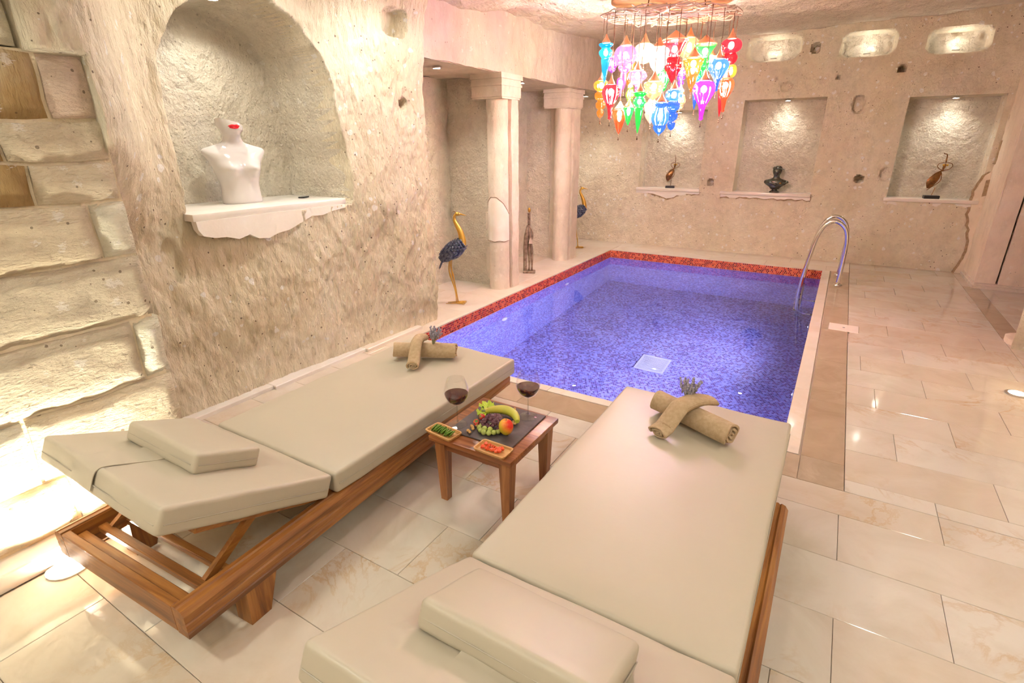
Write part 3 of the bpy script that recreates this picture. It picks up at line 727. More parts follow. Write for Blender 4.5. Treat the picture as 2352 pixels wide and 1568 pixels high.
def lounger(label, loc, rz, yh, mrot, ext=0):
    t = thing('sun_lounger', label, 'sun lounger', loc, rz, 'cream sun loungers by the pool')
    hw, L = .43, 2.26
    for s in (1, -1):
        V, F = rail_profile(0, L, s); put('side_rail', ([(x + s * hw, y, z) for x, y, z in V], F), M_woody, t, 0)
    for y in (0, L - .03):
        put('end_rail', xf(rbox(2 * hw - .125, .032, .115, .004, 1), T(0, y + .016, .208)), M_woodx, t, 0)
    for (y, wd, z) in ((.058, .045, .215), (.135, .035, .205), (.225, .03, .205), (.95, .07, .21), (1.25, .07, .21), (1.55, .07, .21), (1.85, .07, .21), (2.12, .07, .21)):
        put('slat', xf(rbox(2 * hw - .124, wd, .028, .003, 1), T(0, y, z)), M_woodx, t, 0)
    for s in (1, -1):
        for (y, lean) in ((.255, -.035), (L - .30, .035)):
            x1, x0 = s * (hw - .002), s * (hw - .085)
            V = [(x0, y - .045, 0), (x1, y - .045, 0), (x1, y + .04, 0), (x0, y + .04, 0), (x0, y - .075 - lean, .16), (x1, y - .075 - lean, .16), (x1, y + .06 - lean, .16), (x0, y + .06 - lean, .16)]
            put('leg', (V, box(0, 1, 0, 1, 0, 1)[1]), M_woodz, t, 0)
    # raised backrest frame
    hy, hz = yh, .235
    B = T(0, hy, hz) @ RX(-TILT)                     # local -y runs up towards the head
    for s in (1, -1):
        put('backrest_rail', xf(rbox(.05, .64, .045, .004, 1), B @ T(s * (hw - .085), -.32, .012)), M_woody, t, 0)
        lo = Vector((s * (hw - .12), yh - .57, .215)); hi = B @ Vector((s * (hw - .12), -.36, -.005))
        st = put('prop_stay', xf(box(-.016, .016, -.011, .011, 0, (hi - lo).length), T(*lo) @ (hi - lo).to_track_quat('Z', 'X').to_matrix().to_4x4()), M_woody, t, 0)
        put('pivot_bolt', xf(lathe([(0, 0), (.009, 0), (.009, .012), (0, .014)], 10), T(s * (hw - .064), .19, .19) @ RY(-s * PI / 2)), M_steel, t)
    for k in range(5):
        put('backrest_slat', xf(rbox(2 * hw - .22, .06, .018, .003, 1), B @ T(0, -.08 - k * .13, .005)), M_woodx, t, 0)
    # mattress: two hinged cushions, slightly offset on the frame
    R0 = T(-.06, 0, 0) @ RZ(mrot)
    ms = L - .02 + ext - yh
    mt = put('mattress', xf(cushion(.875, ms, .108, .017, .003, seed=3), R0 @ T(0, yh + ms / 2, .316)), M_cream, t, 60)
    hd = .70
    MB_ = R0 @ T(0, yh, .372) @ RX(-TILT) @ T(0, -hd / 2 - .004, -.054)
    put('head_cushion', xf(cushion(.875, hd, .104, .017, .003, seed=9), MB_), M_cream, t, 60)
    for s in (1, -1):                                  # seams at mid height
        put('seam', xf(tube([(s * .4385, -ms / 2 + .02, 0), (s * .4385, ms / 2 - .02, 0)], .0022, 5), R0 @ T(0, yh + ms / 2, .312)), M_seam, mt)
    put('seam', xf(tube([(-.42, -hd / 2 - .0005, -.012), (.42, -hd / 2 - .0005, -.012)], .0022, 5), MB_), M_seam, mt)
    put('seam', xf(tube([(.4385, -hd / 2 + .02, -.01), (.4385, hd / 2 - .02, -.01)], .0022, 5), MB_), M_seam, mt)
    # pillow with strap over the head end
    PM = MB_ @ T(-.035, -hd / 2 + .36, .094)
    pi_ = put('pillow', xf(cushion(.50, .275, .085, .018, .004, seed=15), PM), M_cream, t, 60)
    put('seam', xf(tube([(-.23, -.1385, -.006), (.23, -.1385, -.006)], .002, 5), PM), M_seam, pi_)
    put('seam', xf(tube([(.251, -.12, -.006), (.251, .12, -.006)], .002, 5), PM), M_seam, pi_)
    pts = [(0, -.10, -.030), (0, -.15, -.036), (0, -.20, -.0405), (0, -.335, -.0405), (0, -.352, -.046), (0, -.358, -.060), (0, -.360, -.115)]
    off = -hd / 2 - (-.36)
    sp = smooth_path([(-.03, -.125, .052 - .094 + .012), (-.03, -.16, .054 - .094), (-.03, -.25, .0545 - .094), (-.03, -.33, .054 - .094), (-.03, -.356, .044 - .094), (-.03, -.3655, .02 - .094), (-.03, -.366, -.03 - .094)], 4)
    put('strap', xf(strip(sp, .155, .003), PM), M_cream, pi_, 60)
    return t
lounger('wooden sun lounger with cream mattress standing between the rock wall and the fruit table', (-2.035, .52, 0), math.radians(3), .72, math.radians(-3))
lounger('wooden sun lounger with cream mattress in the foreground, its backrest nearest the camera', (-.385, -.10, 0), 0, 1.26, 0, .60)

# ------------------------------------------------------------------ towels and lavender
def roll(L, r, turns=2.6, flat=1.0, th=.011):          # spiral towel roll, axis along x, resting on z = 0
    n = int(turns * 20); V, F = [], []; rings = 9
    for j in range(rings):
        x = -L / 2 + L * j / (rings - 1)
        for side in (0, 1):
            for k in range(n + 1):
                a = 2 * PI * k / 20; rr = max(.004, r - (r - .006) * (1 - k / n)) - side * th
                rr = max(rr, .001); wob = 1 + .03 * math.sin(a * 2 + j * .8)
                V.append((x + (.004 * math.sin(k * .9) if j in (0, rings - 1) else 0), rr * math.cos(a - .6) * wob, r * flat + rr * flat * math.sin(a - .6) * wob))
    m = 2 * (n + 1)
    for j in range(rings - 1):
        for side in (0, 1):
            for k in range(n):
                a = j * m + side * (n + 1) + k; q = (a, a + 1, a + 1 + m, a + m)
                F.append(q if side else q[::-1])
        e = j * m + n; F.append((e, e + n + 1, e + n + 1 + m, e + m))
    for j in (0, rings - 1):
        for k in range(n):
            a = j * m + k; q = (a, a + n + 1, a + n + 2, a + 1); F.append(q if j else q[::-1])
    return V, F
def towel(label, loc, rz, L, r, flat=1.0, rise=0, group='rolled beige towels'):
    t = thing('rolled_towel', label, 'towel', loc, rz, group)
    def bend(m):                                       # drape over the towel below: front end on the mattress, middle lifted
        V = []
        for (x, y, z) in m[0]:
            q = min(max((L * .46 - x) / (L * .40), 0), 1); q = q * q * (3 - 2 * q); d = max(0, -x - .03) / (L * .5)
            V.append((x, y, z + rise * (q - .45 * d * d)))
        return V, m[1]
    put('roll', bend(roll(L, r, 2.7, flat)), M_towel, t, 50)
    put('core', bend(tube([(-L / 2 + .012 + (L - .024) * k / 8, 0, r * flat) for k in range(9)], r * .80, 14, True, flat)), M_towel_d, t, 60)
    return t
M_lav = simple('dried_lavender_bloom', (.30, .26, .34), .9, vary=((.42, .38, .40), 60))
M_stem = simple('dried_stem', (.34, .33, .18), .8, vary=((.24, .26, .13), 40))
def lavender(label, loc, rz, tiltx):
    t = thing('lavender_sprig', label, 'lavender', loc, 0, 'lavender sprigs'); t.rotation_euler = (tiltx, 0, rz)
    rs = random.Random(5)
    for k in range(24):
        a = rs.uniform(-.55, .55); b_ = rs.uniform(-.5, .5); L = rs.uniform(.075, .135)
        tip = Vector((math.sin(a) * L, math.sin(b_) * L * .7, L))
        put('stem', tube([(0, 0, 0), tuple(tip * .5 + Vector((0, 0, .01))), tuple(tip)], .0014, 5), M_stem, t)
        bl = [ell(tuple(tip * (.62 + .38 * q / 4) + Vector((rs.uniform(-.004, .004), rs.uniform(-.004, .004), 0))), (.0058, .0058, .007), 6, 4) for q in range(5)]
        put('bloom', vadd(*bl), M_lav, t, 180)
    return t
ZM = .374
towel('long rolled towel lying under another on the lounger by the rock wall', (-2.17, 2.46, ZM), math.radians(27), .41, .056)
towel('rolled towel crossing on top of another on the lounger by the rock wall', (-2.175, 2.395, ZM), math.radians(-62), .33, .045, .75, .100)
lavender('dry lavender sprig tucked under the towel on the lounger by the rock wall', (-2.115, 2.47, ZM + .09), 0, -.25)
towel('long rolled towel lying under another on the foreground lounger', (-.435, 2.43, ZM), math.radians(-24), .44, .060)
towel('rolled towel crossing on top of another on the foreground lounger', (-.465, 2.40, ZM), math.radians(-117), .37, .062, .45, .106)
lavender('dry lavender sprig tucked under the towel on the foreground lounger', (-.475, 2.47, ZM + .10), .2, -.3)

# ------------------------------------------------------------------ side table with fruit and wine
TB = thing('side_table', 'small square dark wooden table between the two loungers holding fruit and wine', 'table', (-1.275, 1.925, 0), 0)
put('table_top', xf(rbox(.47, .475, .028, .005, 2), T(0, 0, .366)), M_tw_x, TB, 40)
put('apron', vadd(box(-.19, .19, -.20, -.18, .30, .352), box(-.19, .19, .18, .20, .30, .352), box(-.20, -.18, -.18, .18, .30, .352), box(.18, .20, -.18, .18, .30, .352)), M_tw_x, TB, 0)
for sx in (1, -1):
    for sy in (1, -1):
        V = []
        for (z, w2, off) in ((0, .019, .185), (.352, .030, .186)):
            cx, cy = sx * off, sy * off
            V += [(cx - w2, cy - w2, z), (cx + w2, cy - w2, z), (cx + w2, cy + w2, z), (cx - w2, cy + w2, z)]
        put('leg', (V, box(0, 1, 0, 1, 0, 1)[1]), M_tw_z, TB, 0)
ZT = .380
tag(put('slate_board', xf(rbox(.355, .365, .008, .002, 1), T(0, 0, .004)), M_slate, None, 0, (-1.275, 1.952, ZT + .0005), (0, 0, .02)), 'square black slate serving board on the side table', 'slate board')
ZS = ZT + .009
m, nt, b = newmat('clear_glass'); b.inputs['Base Color'].default_value = (1, 1, 1, 1); b.inputs['Roughness'].default_value = .0
nt.nodes.remove(b)
tr = N(nt, 'ShaderNodeBsdfTransparent', Color=(.99, .99, .99, 1)); gs = N(nt, 'ShaderNodeBsdfGlossy', Roughness=.02, Color=(1, 1, 1, 1))
lw = N(nt, 'ShaderNodeLayerWeight', Blend=.35); mx = nt.nodes.new('ShaderNodeMixShader')
nt.links.new(mathn(nt, 'ADD', mathn(nt, 'MULTIPLY', mathn(nt, 'POWER', lw.outputs[1], 2.6), .55), .04), mx.inputs[0]); nt.links.new(tr.outputs[0], mx.inputs[1]); nt.links.new(gs.outputs[0], mx.inputs[2]); nt.links.new(mx.outputs[0], nt.nodes['Material Output'].inputs[0])
M_glass = m
def tint_copy(src, name, col):
    c_ = src.copy(); c_.name = name
    for n_ in c_.node_tree.nodes:
        if n_.type == 'BSDF_TRANSPARENT': n_.inputs[0].default_value = col
    return c_
M_glass_t = tint_copy(M_glass, 'thick_clear_glass', (.88, .90, .90, 1))
M_wine = simple('red_wine', (.045, .003, .006), .05, spec=.6)
def wine_glass(label, loc):
    t = thing('wine_glass', label, 'wine glass', loc, 0, 'balloon wine glasses')
    put('foot', lathe([(.001, 0), (.047, .0), (.047, .0025), (.03, .006), (.008, .011), (.0045, .018)], 28), M_glass_t, t, 60)
    put('stem', lathe([(.0045, .018), (.0038, .05), (.0038, .10), (.006, .112)], 12), M_glass_t, t, 180)
    bp = [(.006, .112), (.022, .116), (.042, .132), (.056, .155), (.0615, .178), (.0605, .20), (.055, .222), (.047, .244), (.0435, .252)]
    V, F = lathe(bp, 32); F = F[:-2]
    inner = [(r - .0012, z) for r, z in bp[::-1]]; V2, F2 = lathe(inner, 32); F2 = F2[:-2]
    put('bowl', vadd((V, F), (V2, F2), (tube([(.0429 * math.cos(a), .0429 * math.sin(a), .252) for a in np.linspace(0, 2 * PI, 33)], .0009, 5, False))), M_glass, t, 180)
    put('wine', lathe([(.001, .1155), (.02, .1185), (.0395, .134), (.053, .156), (.0575, .172), (.0572, .1735), (.001, .1735)], 32), M_wine, t, 50)
    return t
wine_glass('half full red wine glass standing beside the green sliced fruit tray', (-1.438, 1.832, ZS))
wine_glass('half full red wine glass standing at the far corner of the slate board', (-1.175, 2.08, ZS))
def tray(label, loc, rz, contents):
    o = []
    a, b_ = .085, .048
    def rr(sx, sy, r, z, n=5):
        P = []
        for (cx, cy, a0) in ((sx - r, sy - r, 0), (-sx + r, sy - r, PI / 2), (-sx + r, -sy + r, PI), (sx - r, -sy + r, 1.5 * PI)):
            for k in range(n): P.append((cx + r * math.cos(a0 + k * PI / 2 / (n - 1)), cy + r * math.sin(a0 + k * PI / 2 / (n - 1)), z))
        return P
    loops = [rr(a - .008, b_ - .008, .012, 0), rr(a, b_, .016, .012), rr(a, b_, .016, .017), rr(a - .007, b_ - .007, .012, .017), rr(a - .012, b_ - .012, .01, .006)]
    V = [p for l in loops for p in l]; n = len(loops[0]); F = [tuple(range(n - 1, -1, -1)), tuple(range(4 * n, 5 * n))]
    for i in range(4):
        for k in range(n): F.append((i * n + k, i * n + (k + 1) % n, (i + 1) * n + (k + 1) % n, (i + 1) * n + k))
    return tag(put('wooden_tray', (V, F), M_traywood, None, 40, loc, (0, 0, rz)), label, 'tray', 'small wooden trays')
ZTT = ZT + .0005
tray('small oblong wooden tray of green slices at the table corner by the lounger', (-1.452, 1.735, ZTT), -.12, None)
tray('small oblong wooden tray of red dried fruit on the front edge of the table', (-1.158, 1.729, ZTT), -.02, None)
M_green = simple('green_candied_slice', (.12, .24, .025), .5, vary=((.28, .42, .08), 90), bumps=(120, .4, .003))
M_redf = simple('red_candied_fruit', (.72, .05, .015), .35, vary=((.85, .16, .05), 70), bumps=(120, .5, .004))
rs = random.Random(21)
ORD = 'first second third fourth fifth sixth seventh eighth ninth tenth eleventh'.split()
for k in range(11):
    x = -1.508 + k * .0113
    o = put('green_slice', xf(lathe([(.001, -.0022), (.021, -.0022), (.023, 0), (.021, .0022), (.001, .0022)], 16), Matrix.Identity(4)), M_green, None, 40,
            (x, 1.738 - .0013 * k + rs.uniform(-.004, .004), ZTT + .020), (rs.uniform(-.15, .15), -1.0 + rs.uniform(-.1, .1), rs.uniform(-.2, .2)))
    tag(o, ORD[k] + ' green sugared fruit slice in the tray row, counted from the lounger side', 'fruit slice', 'green slices in the tray')
for k in range(14):
    pt = [(rs.uniform(.006, .0125) * math.cos(a), rs.uniform(.006, .0125) * math.sin(a)) for a in np.linspace(0, 2 * PI, 9)[:-1]]
    o = put('dried_fruit_piece', prism(pt, T(0, 0, -.005), .010), M_redf, None, 0, (-1.205 + (k % 7) * .0145 + rs.uniform(-.003, .003), 1.717 + (k // 7) * .024 + rs.uniform(-.004, .004), ZTT + .013 + rs.uniform(0, .006)), (rs.uniform(-.5, .5), rs.uniform(-.5, .5), rs.uniform(0, 3)))
    tag(o, 'bright red dried fruit piece heaped on the wooden tray', 'dried fruit', 'red dried fruit pieces')
# fruit on the slate
m, nt, b = newmat('mango_skin'); b.inputs['Roughness'].default_value = .25
v = coords(nt); sx_ = nt.nodes.new('ShaderNodeSeparateXYZ'); nt.links.new(v, sx_.inputs[0])
g = mathn(nt, 'ADD', mathn(nt, 'ADD', mathn(nt, 'MULTIPLY', sx_.outputs[0], 9.0), mathn(nt, 'MULTIPLY', sx_.outputs[2], 7.0)), mathn(nt, 'ADD', mathn(nt, 'MULTIPLY', noise(nt, v, 30, 3), .5), .02))
nt.links.new(ramp(nt, g, [(.15, (.62, .47, .03)), (.45, (.80, .30, .03)), (.7, (.72, .03, .012))]), b.inputs['Base Color'])
M_mango = m
V, F = ell((0, 0, 0), (.036, .034, .042), 24, 16)
V = [(x * (1 + .10 * z / .042), y * (1 + .10 * z / .042), z - (.006 * math.exp(-(x * x + y * y) / .0001) if z > 0 else 0)) for x, y, z in V]
mg = thing('apple', 'red and yellow apple beside the grapes on the slate board', 'fruit', (-1.178, 1.872, ZS))
put('flesh', (V, F), M_mango, mg, 180, (0, 0, .0415)); put('stalk', tube([(0, 0, .076), (.002, 0, .086)], .0015, 6), M_stem, mg)
M_banana = simple('banana_skin', (.62, .52, .05), .45, vary=((.48, .50, .06), 14))
bn_ = thing('banana', 'curved yellow green banana behind the grapes on the slate board', 'fruit', (-1.265, 1.998, ZS))
for q, (dy, dz) in enumerate(((0, 0),)):
    path = smooth_path([(-.105, -.02 + dy, .026 + dz), (-.06, .022 + dy, .030 + dz), (-.005, .035 + dy, .032 + dz), (.05, .018 + dy, .028 + dz), (.088, -.022 + dy, .021 + dz)], 5)
    n = len(path); put('fruit_body', tube(path, [.006 + .018 * math.sin(PI * min(max((i + 1.2) / (n + 1.2), 0), 1)) ** .6 for i in range(n)], 8), M_banana, bn_, 60)
put('stalk', tube([(-.105, -.02, .028), (-.118, -.034, .032)], .0055, 6), M_stem, bn_)
def grapes(label, loc, mat, spots, r, stem=True):
    t = thing('grape_bunch', label, 'grapes', loc, 0)
    me = None
    for (x, y, z, e) in spots:
        if me is None:
            o = put('grape', ell((0, 0, 0), (r, r, r * 1.18), 12, 8), mat, t, 180); me = o.data
        else:
            o = bpy.data.objects.new('grape', me); COL.objects.link(o); o.parent = t
        o.location = (x, y, z); o.rotation_euler = (e, e * .7, 0)
    put('stalk', smooth_tube([(0, .05, .03), (.0, .02, .045), (.004, -.01, .05)], .0016), M_stem, t)
    return t
def smooth_tube(p, r): return tube(smooth_path(p, 4), r, 6)
M_gd = simple('dark_grape', (.075, .022, .035), .22, vary=((.15, .055, .07), 90)); M_gg = simple('green_grape', (.36, .42, .08), .25, vary=((.50, .54, .16), 50))
rs = random.Random(3); sp = []
for k in range(80):
    a, q = rs.uniform(0, 2 * PI), math.sqrt(rs.random()); x, y = .072 * q * math.cos(a), .050 * q * math.sin(a)
    sp.append((x, y, .018 + .042 * (1 - q * q) + rs.uniform(0, .006), rs.uniform(0, 3)))
sp += [(rs.uniform(-.03, .03), rs.uniform(-.022, .022), rs.uniform(.045, .062), rs.uniform(0, 3)) for k in range(16)]
grapes('bunch of small dark purple grapes heaped on the slate board', (-1.262, 1.900, ZS), M_gd, sp, .0100)
sp = [(-.058, -.012, .013, .4), (-.040, -.028, .013, .9), (-.016, -.036, .013, .2), (.010, -.030, .014, 1.3), (.028, -.014, .014, .7), (.040, .006, .014, .1), (-.06, .012, .013, 2), (-.05, .03, .013, 1.1), (.044, .026, .014, .5), (-.022, -.018, .022, .3), (.006, -.012, .023, .6)]
grapes('bunch of large pale green grapes peeking out below the dark grapes', (-1.255, 1.853, ZS), M_gg, sp, .0135)
M_straw = simple('strawberry_red', (.66, .02, .02), .3, bumps=(160, .5, .003)); M_leaf = simple('strawberry_leaf', (.10, .24, .03), .6); M_lime = simple('lime_lettuce', (.42, .55, .02), .45, vary=((.55, .66, .05), 25))
for i, (p, lab) in enumerate((((-1.338, 1.905, ZS + .036), 'strawberry with green crown on top of the fruit pile'), ((-1.352, 1.872, ZS + .016), 'strawberry low at the edge of the fruit pile near the nuts'))):
    t = thing('strawberry', lab, 'strawberry', p, 0, 'strawberries on the slate'); t.rotation_euler = (.5, -.9 + i, .4)
    put('flesh', lathe([(.001, -.022), (.008, -.017), (.015, -.004), (.0165, .006), (.012, .013), (.001, .014)], 16), M_straw, t, 180)
    lf = []
    for k in range(6): lf.append(xf(ell((.009, 0, 0), (.010, .004, .001), 8, 4), T(0, 0, .0145) @ RZ(k * PI / 3) @ RY(.25)))
    put('leaf_crown', vadd(*lf), M_leaf, t, 180)
def leafy(label, loc, s, seed):
    t = thing('lettuce_leaf', label, 'garnish', loc, 0, 'lime green garnish')
    u, v2 = np.meshgrid(np.linspace(0, 1, 14), np.linspace(0, 2 * PI, 30), indexing='ij')
    r = s * u * (1 + .15 * np.sin(v2 * 5 + seed)); z = .016 + s * .55 * u ** 2 * (.7 + .35 * np.sin(v2 * 7 + seed)) + .006 * np.sin(v2 * 11) * u
    put('blade', grid_mesh(np.stack([r * np.cos(v2), r * np.sin(v2), z], 2)), M_lime, t, 180)
    put('rib', tube([(0, 0, .0), (0, 0, .02)], .003, 6), M_lime, t)
leafy('ruffled lime green leaf upright behind the banana on the slate board', (-1.395, 2.035, ZS), .040, 1)
leafy('ruffled lime green leaf lying left of the banana above the strawberries', (-1.375, 1.965, ZS), .034, 4)
M_nut = simple('roasted_nut', (.55, .29, .08), .55, vary=((.70, .42, .16), 50))
nuts = [(-1.352, 1.80, 'b'), (-1.340, 1.825, 'b'), (-1.362, 1.845, 'b'), (-1.342, 1.862, 'b'), (-1.36, 1.885, 'b'), (-1.335, 1.792, 'b'), (-1.372, 1.905, 'b'), (-1.352, 1.838, 'b'),
        (-1.33, 2.085, 'f'), (-1.29, 2.095, 'f'), (-1.25, 2.075, 'f'), (-1.225, 2.03, 'f'), (-1.205, 1.985, 'r'), (-1.19, 1.975, 'r'), (-1.20, 1.965, 'r'), (-1.27, 2.105, 'f')]
nm_ = None
for (x, y, g) in nuts:
    o = put('hazelnut', ell((0, 0, 0), (.0088, .008, .0074), 10, 7), M_nut, None, 180, (x, y, ZS + .0074), (0, 0, x * 90))
    tag(o, {'b': 'roasted nut lying between the nearer wine glass and the fruit', 'f': 'roasted nut lying behind the banana near the far slate edge', 'r': 'roasted nut at the foot of the far wine glass'}[g], 'nut', {'b': 'nuts by the nearer glass', 'f': 'nuts behind the banana', 'r': 'nuts by the far glass'}[g])

# ------------------------------------------------------------------ pool ladder, deck lid
LD = thing('pool_ladder', 'polished steel pool ladder with two arched handrails at the pool edge', 'pool ladder', (0, 0, 0))
for y, zt_ in ((7.69, .79), (8.33, .78)):
    path = smooth_path([(.158, y, .0), (.165, y, .30), (.160, y, .55), (.115, y, zt_ - .08), (.0, y, zt_ - .005), (-.105, y, zt_ - .06), (-.175, y, .56), (-.215, y, .30), (-.245, y, 0), (-.255, y, -.3), (-.250, y, -.8), (-.235, y, -1.05), (-.16, y, -1.16), (-.05, y, -1.17)], 6)
    put('handrail', tube(path, .025, 12), M_chrome, LD, 180)
    put('flange', lathe([(.001, 0), (.055, 0), (.05, .012), (.024, .02), (.022, .03)], 22), M_chrome, LD, 50, (.158, y, .0))
    put('rubber_foot', xf(lathe([(.03, 0), (.03, .03), (.001, .034)], 14), T(-.07, y, -1.17) @ RY(PI / 2)), M_black, LD)
for z in (-.30, -.56, -.82, -1.06):
    put('tread', xf(rbox(.075, .62, .022, .006, 2), T(-.25, 8.01, z)), M_steel, LD)
    for y in (7.69, 8.33): put('tread_clamp', xf(rbox(.06, .03, .05, .006, 1), T(-.25, y, z)), M_black, LD)
sk = thing('skimmer_lid', 'flat white rectangular access lid set in the pool border', 'pool lid', (.25, 5.81, .0008), -.02)
put('plate', cbox(-.125, .125, -.11, .11, -.001, .006, .003), M_shelf, sk, 0)
put('finger_hole', lathe([(.001, .0062), (.012, .0062), (.011, .0066), (.001, .0066)], 14), M_black, sk)

# ------------------------------------------------------------------ sculptures
ML = Matrix(((.8538, -.5206, 0, 0), (.5206, .8538, 0, 0), (0, 0, 1, 0), (0, 0, 0, 1)))   # x of this frame runs along the pool room diagonal
def crane(label, loc, rz):
    t = thing('crane_sculpture', label, 'sculpture', loc, rz, 'metal crane sculptures')
    V, F = ell((0, 0, 0), (.165, .085, .095), 22, 14)
    V = [(x, y * (1 - .35 * max(0, -x / .165)), z * (1 - .25 * max(0, -x / .165)) + (.02 * (x / .165) ** 2 if x < 0 else 0)) for x, y, z in V]
    BM = T(0, 0, .60) @ RY(-.62)
    put('body', xf((V, F), BM), M_blue, t, 180)
    fe = []
    for i in range(11):
        u = -.9 + i * .17
        for k in range(13):
            a = -2.3 + 4.6 * k / 12 + (.18 if i % 2 else 0)
            for s in (1,):
                cx = .165 * u; rr = math.sqrt(max(.04, 1 - u * u))
                y = .088 * rr * math.sin(a) * (1 - .3 * max(0, -u)); z = .098 * rr * math.cos(a)
                q = xf(ell((0, 0, 0), (.030, .017, .004), 8, 4), BM @ T(cx, y, z) @ RX(-a) @ RY(-.22 - .2 * u))
                fe.append(q)
    o = put('plumage', vadd(*fe), M_blue, t, 180); o['kind'] = 'stuff'
    for k in range(6):
        put('tail_feather', xf(ell((0, 0, 0), (.075, .014, .006), 10, 5), T(-.125 - .004 * k, -.045 + .018 * k, .47 - .006 * (k % 3)) @ RY(-1.15)), M_blue, t, 180)
    put('neck', tube(smooth_path([(.105, 0, .655), (.108, 0, .72), (.092, 0, .80), (.058, 0, .875), (.032, 0, .93), (.034, 0, .975), (.055, 0, .998)], 5), [.046 - .030 * min(1, i / 22) for i in range(31)], 12), M_gold, t, 180)
    hd = put('head', xf(ell((0, 0, 0), (.032, .019, .020), 14, 10), T(.066, 0, 1.0) @ RY(.15)), M_gold, t, 180)
    put('beak', tube([(.088, 0, 1.0), (.12, 0, .992), (.165, 0, .982)], [.010, .007, .0015], 8), M_gold, t, 60)
    put('eye', vadd(ell((.080, .016, 1.005), (.005, .004, .005), 8, 5), ell((.080, -.016, 1.005), (.005, .004, .005), 8, 5)), M_black, hd, 180)
    put('crest', tube([(.05, 0, 1.016), (.03, 0, 1.03), (.01, 0, 1.02)], [.006, .004, .001], 6), M_rust, hd, 60)
    for s, (fx, kx) in ((1, (.035, -.012)), (-1, (.02, -.03))):
        y = s * .028
        lg = put('leg', tube(smooth_path([(-.03, y, .52), (kx - .02, y, .40), (kx, y, .30), (.01, y, .15), (fx - .005, y, .012)], 4), [.016, .014, .012, .010, .009, .009, .010, .013, .010, .008, .0075, .007, .007, .0065, .006, .006, .006], 8), M_gold, t, 180)
        for a in (-.45, 0, .45):
            put('toe', tube([(fx - .005, y, .012), (fx + .05 * math.cos(a), y + .05 * math.sin(a), .010), (fx + .095 * math.cos(a), y + .095 * math.sin(a), .005)], [.007, .005, .003], 6), M_gold, lg, 60)
        put('toe', tube([(fx - .005, y, .012), (fx - .06, y, .008), (fx - .125, y, .005)], [.006, .005, .003], 6), M_gold, lg, 60)
    return t
crane('gold and blue metal crane standing on the marble deck in the nearest alcove', (-3.56, 4.60, 0), math.radians(31))
crane('gold and blue metal crane half hidden behind the farther column', (-3.80, 8.42, 0), math.radians(31))
def figure(label, loc, rz):
    t = thing('standing_figure', label, 'sculpture', loc, rz)
    put('base', xf(rbox(.17, .13, .03, .008, 2), T(.01, 0, .015)), M_figure, t)
    put('left_post', tube(smooth_path([(-.045, 0, .03), (-.048, 0, .2), (-.04, .0, .42), (-.022, 0, .56), (-.008, 0, .66)], 4), [.030, .028, .027, .026, .027, .028, .03, .031, .032, .033, .034, .033, .030, .027, .024, .020, .018], 9), M_figure, t, 60)
    for s, x in ((1, .045), (0, .008)):
        put('leg', tube(smooth_path([(x, .0, .03), (x + .003, 0, .16), (x - .004, 0, .33), (.018, 0, .43)], 4), [.016, .013, .012, .013, .015, .017, .018, .019, .020, .022, .024, .025, .026], 8), M_figure, t, 180)
    put('torso', tube(smooth_path([(.020, 0, .40), (.022, 0, .50), (.012, 0, .58), (.004, 0, .66)], 4), [.030, .036, .038, .036, .032, .028, .027, .030, .034, .034, .030, .024, .018], 10, True, .8), M_figure, t, 180)
    put('arm', tube(smooth_path([(.012, -.02, .645), (.05, -.02, .58), (.055, -.02, .50), (.03, -.035, .45)], 4), .010, 7), M_figure, t, 180)
    put('apron_panel', prism([(-.028, 0), (.028, 0), (.018, .05), (0, .085), (-.018, .05)], T(.028, -.042, .415) @ RX(PI / 2), .006), M_pale, t, 0)
    nk = [];
    for k in range(11): nk.append(move(lathe([(.016, 0), (.021, .005), (.021, .012), (.016, .016)], 12), (.003, 0, .655 + k * .0155)))
    put('ringed_neck', vadd(*nk), M_figure, t, 50)
    put('head', xf(ell((0, 0, 0), (.020, .022, .034), 14, 10), T(.006, 0, .862)), M_gold, t, 180)
    return t
figure('dark carved figure with a long ringed neck standing between the columns', (-3.59, 6.35, 0), math.radians(28))
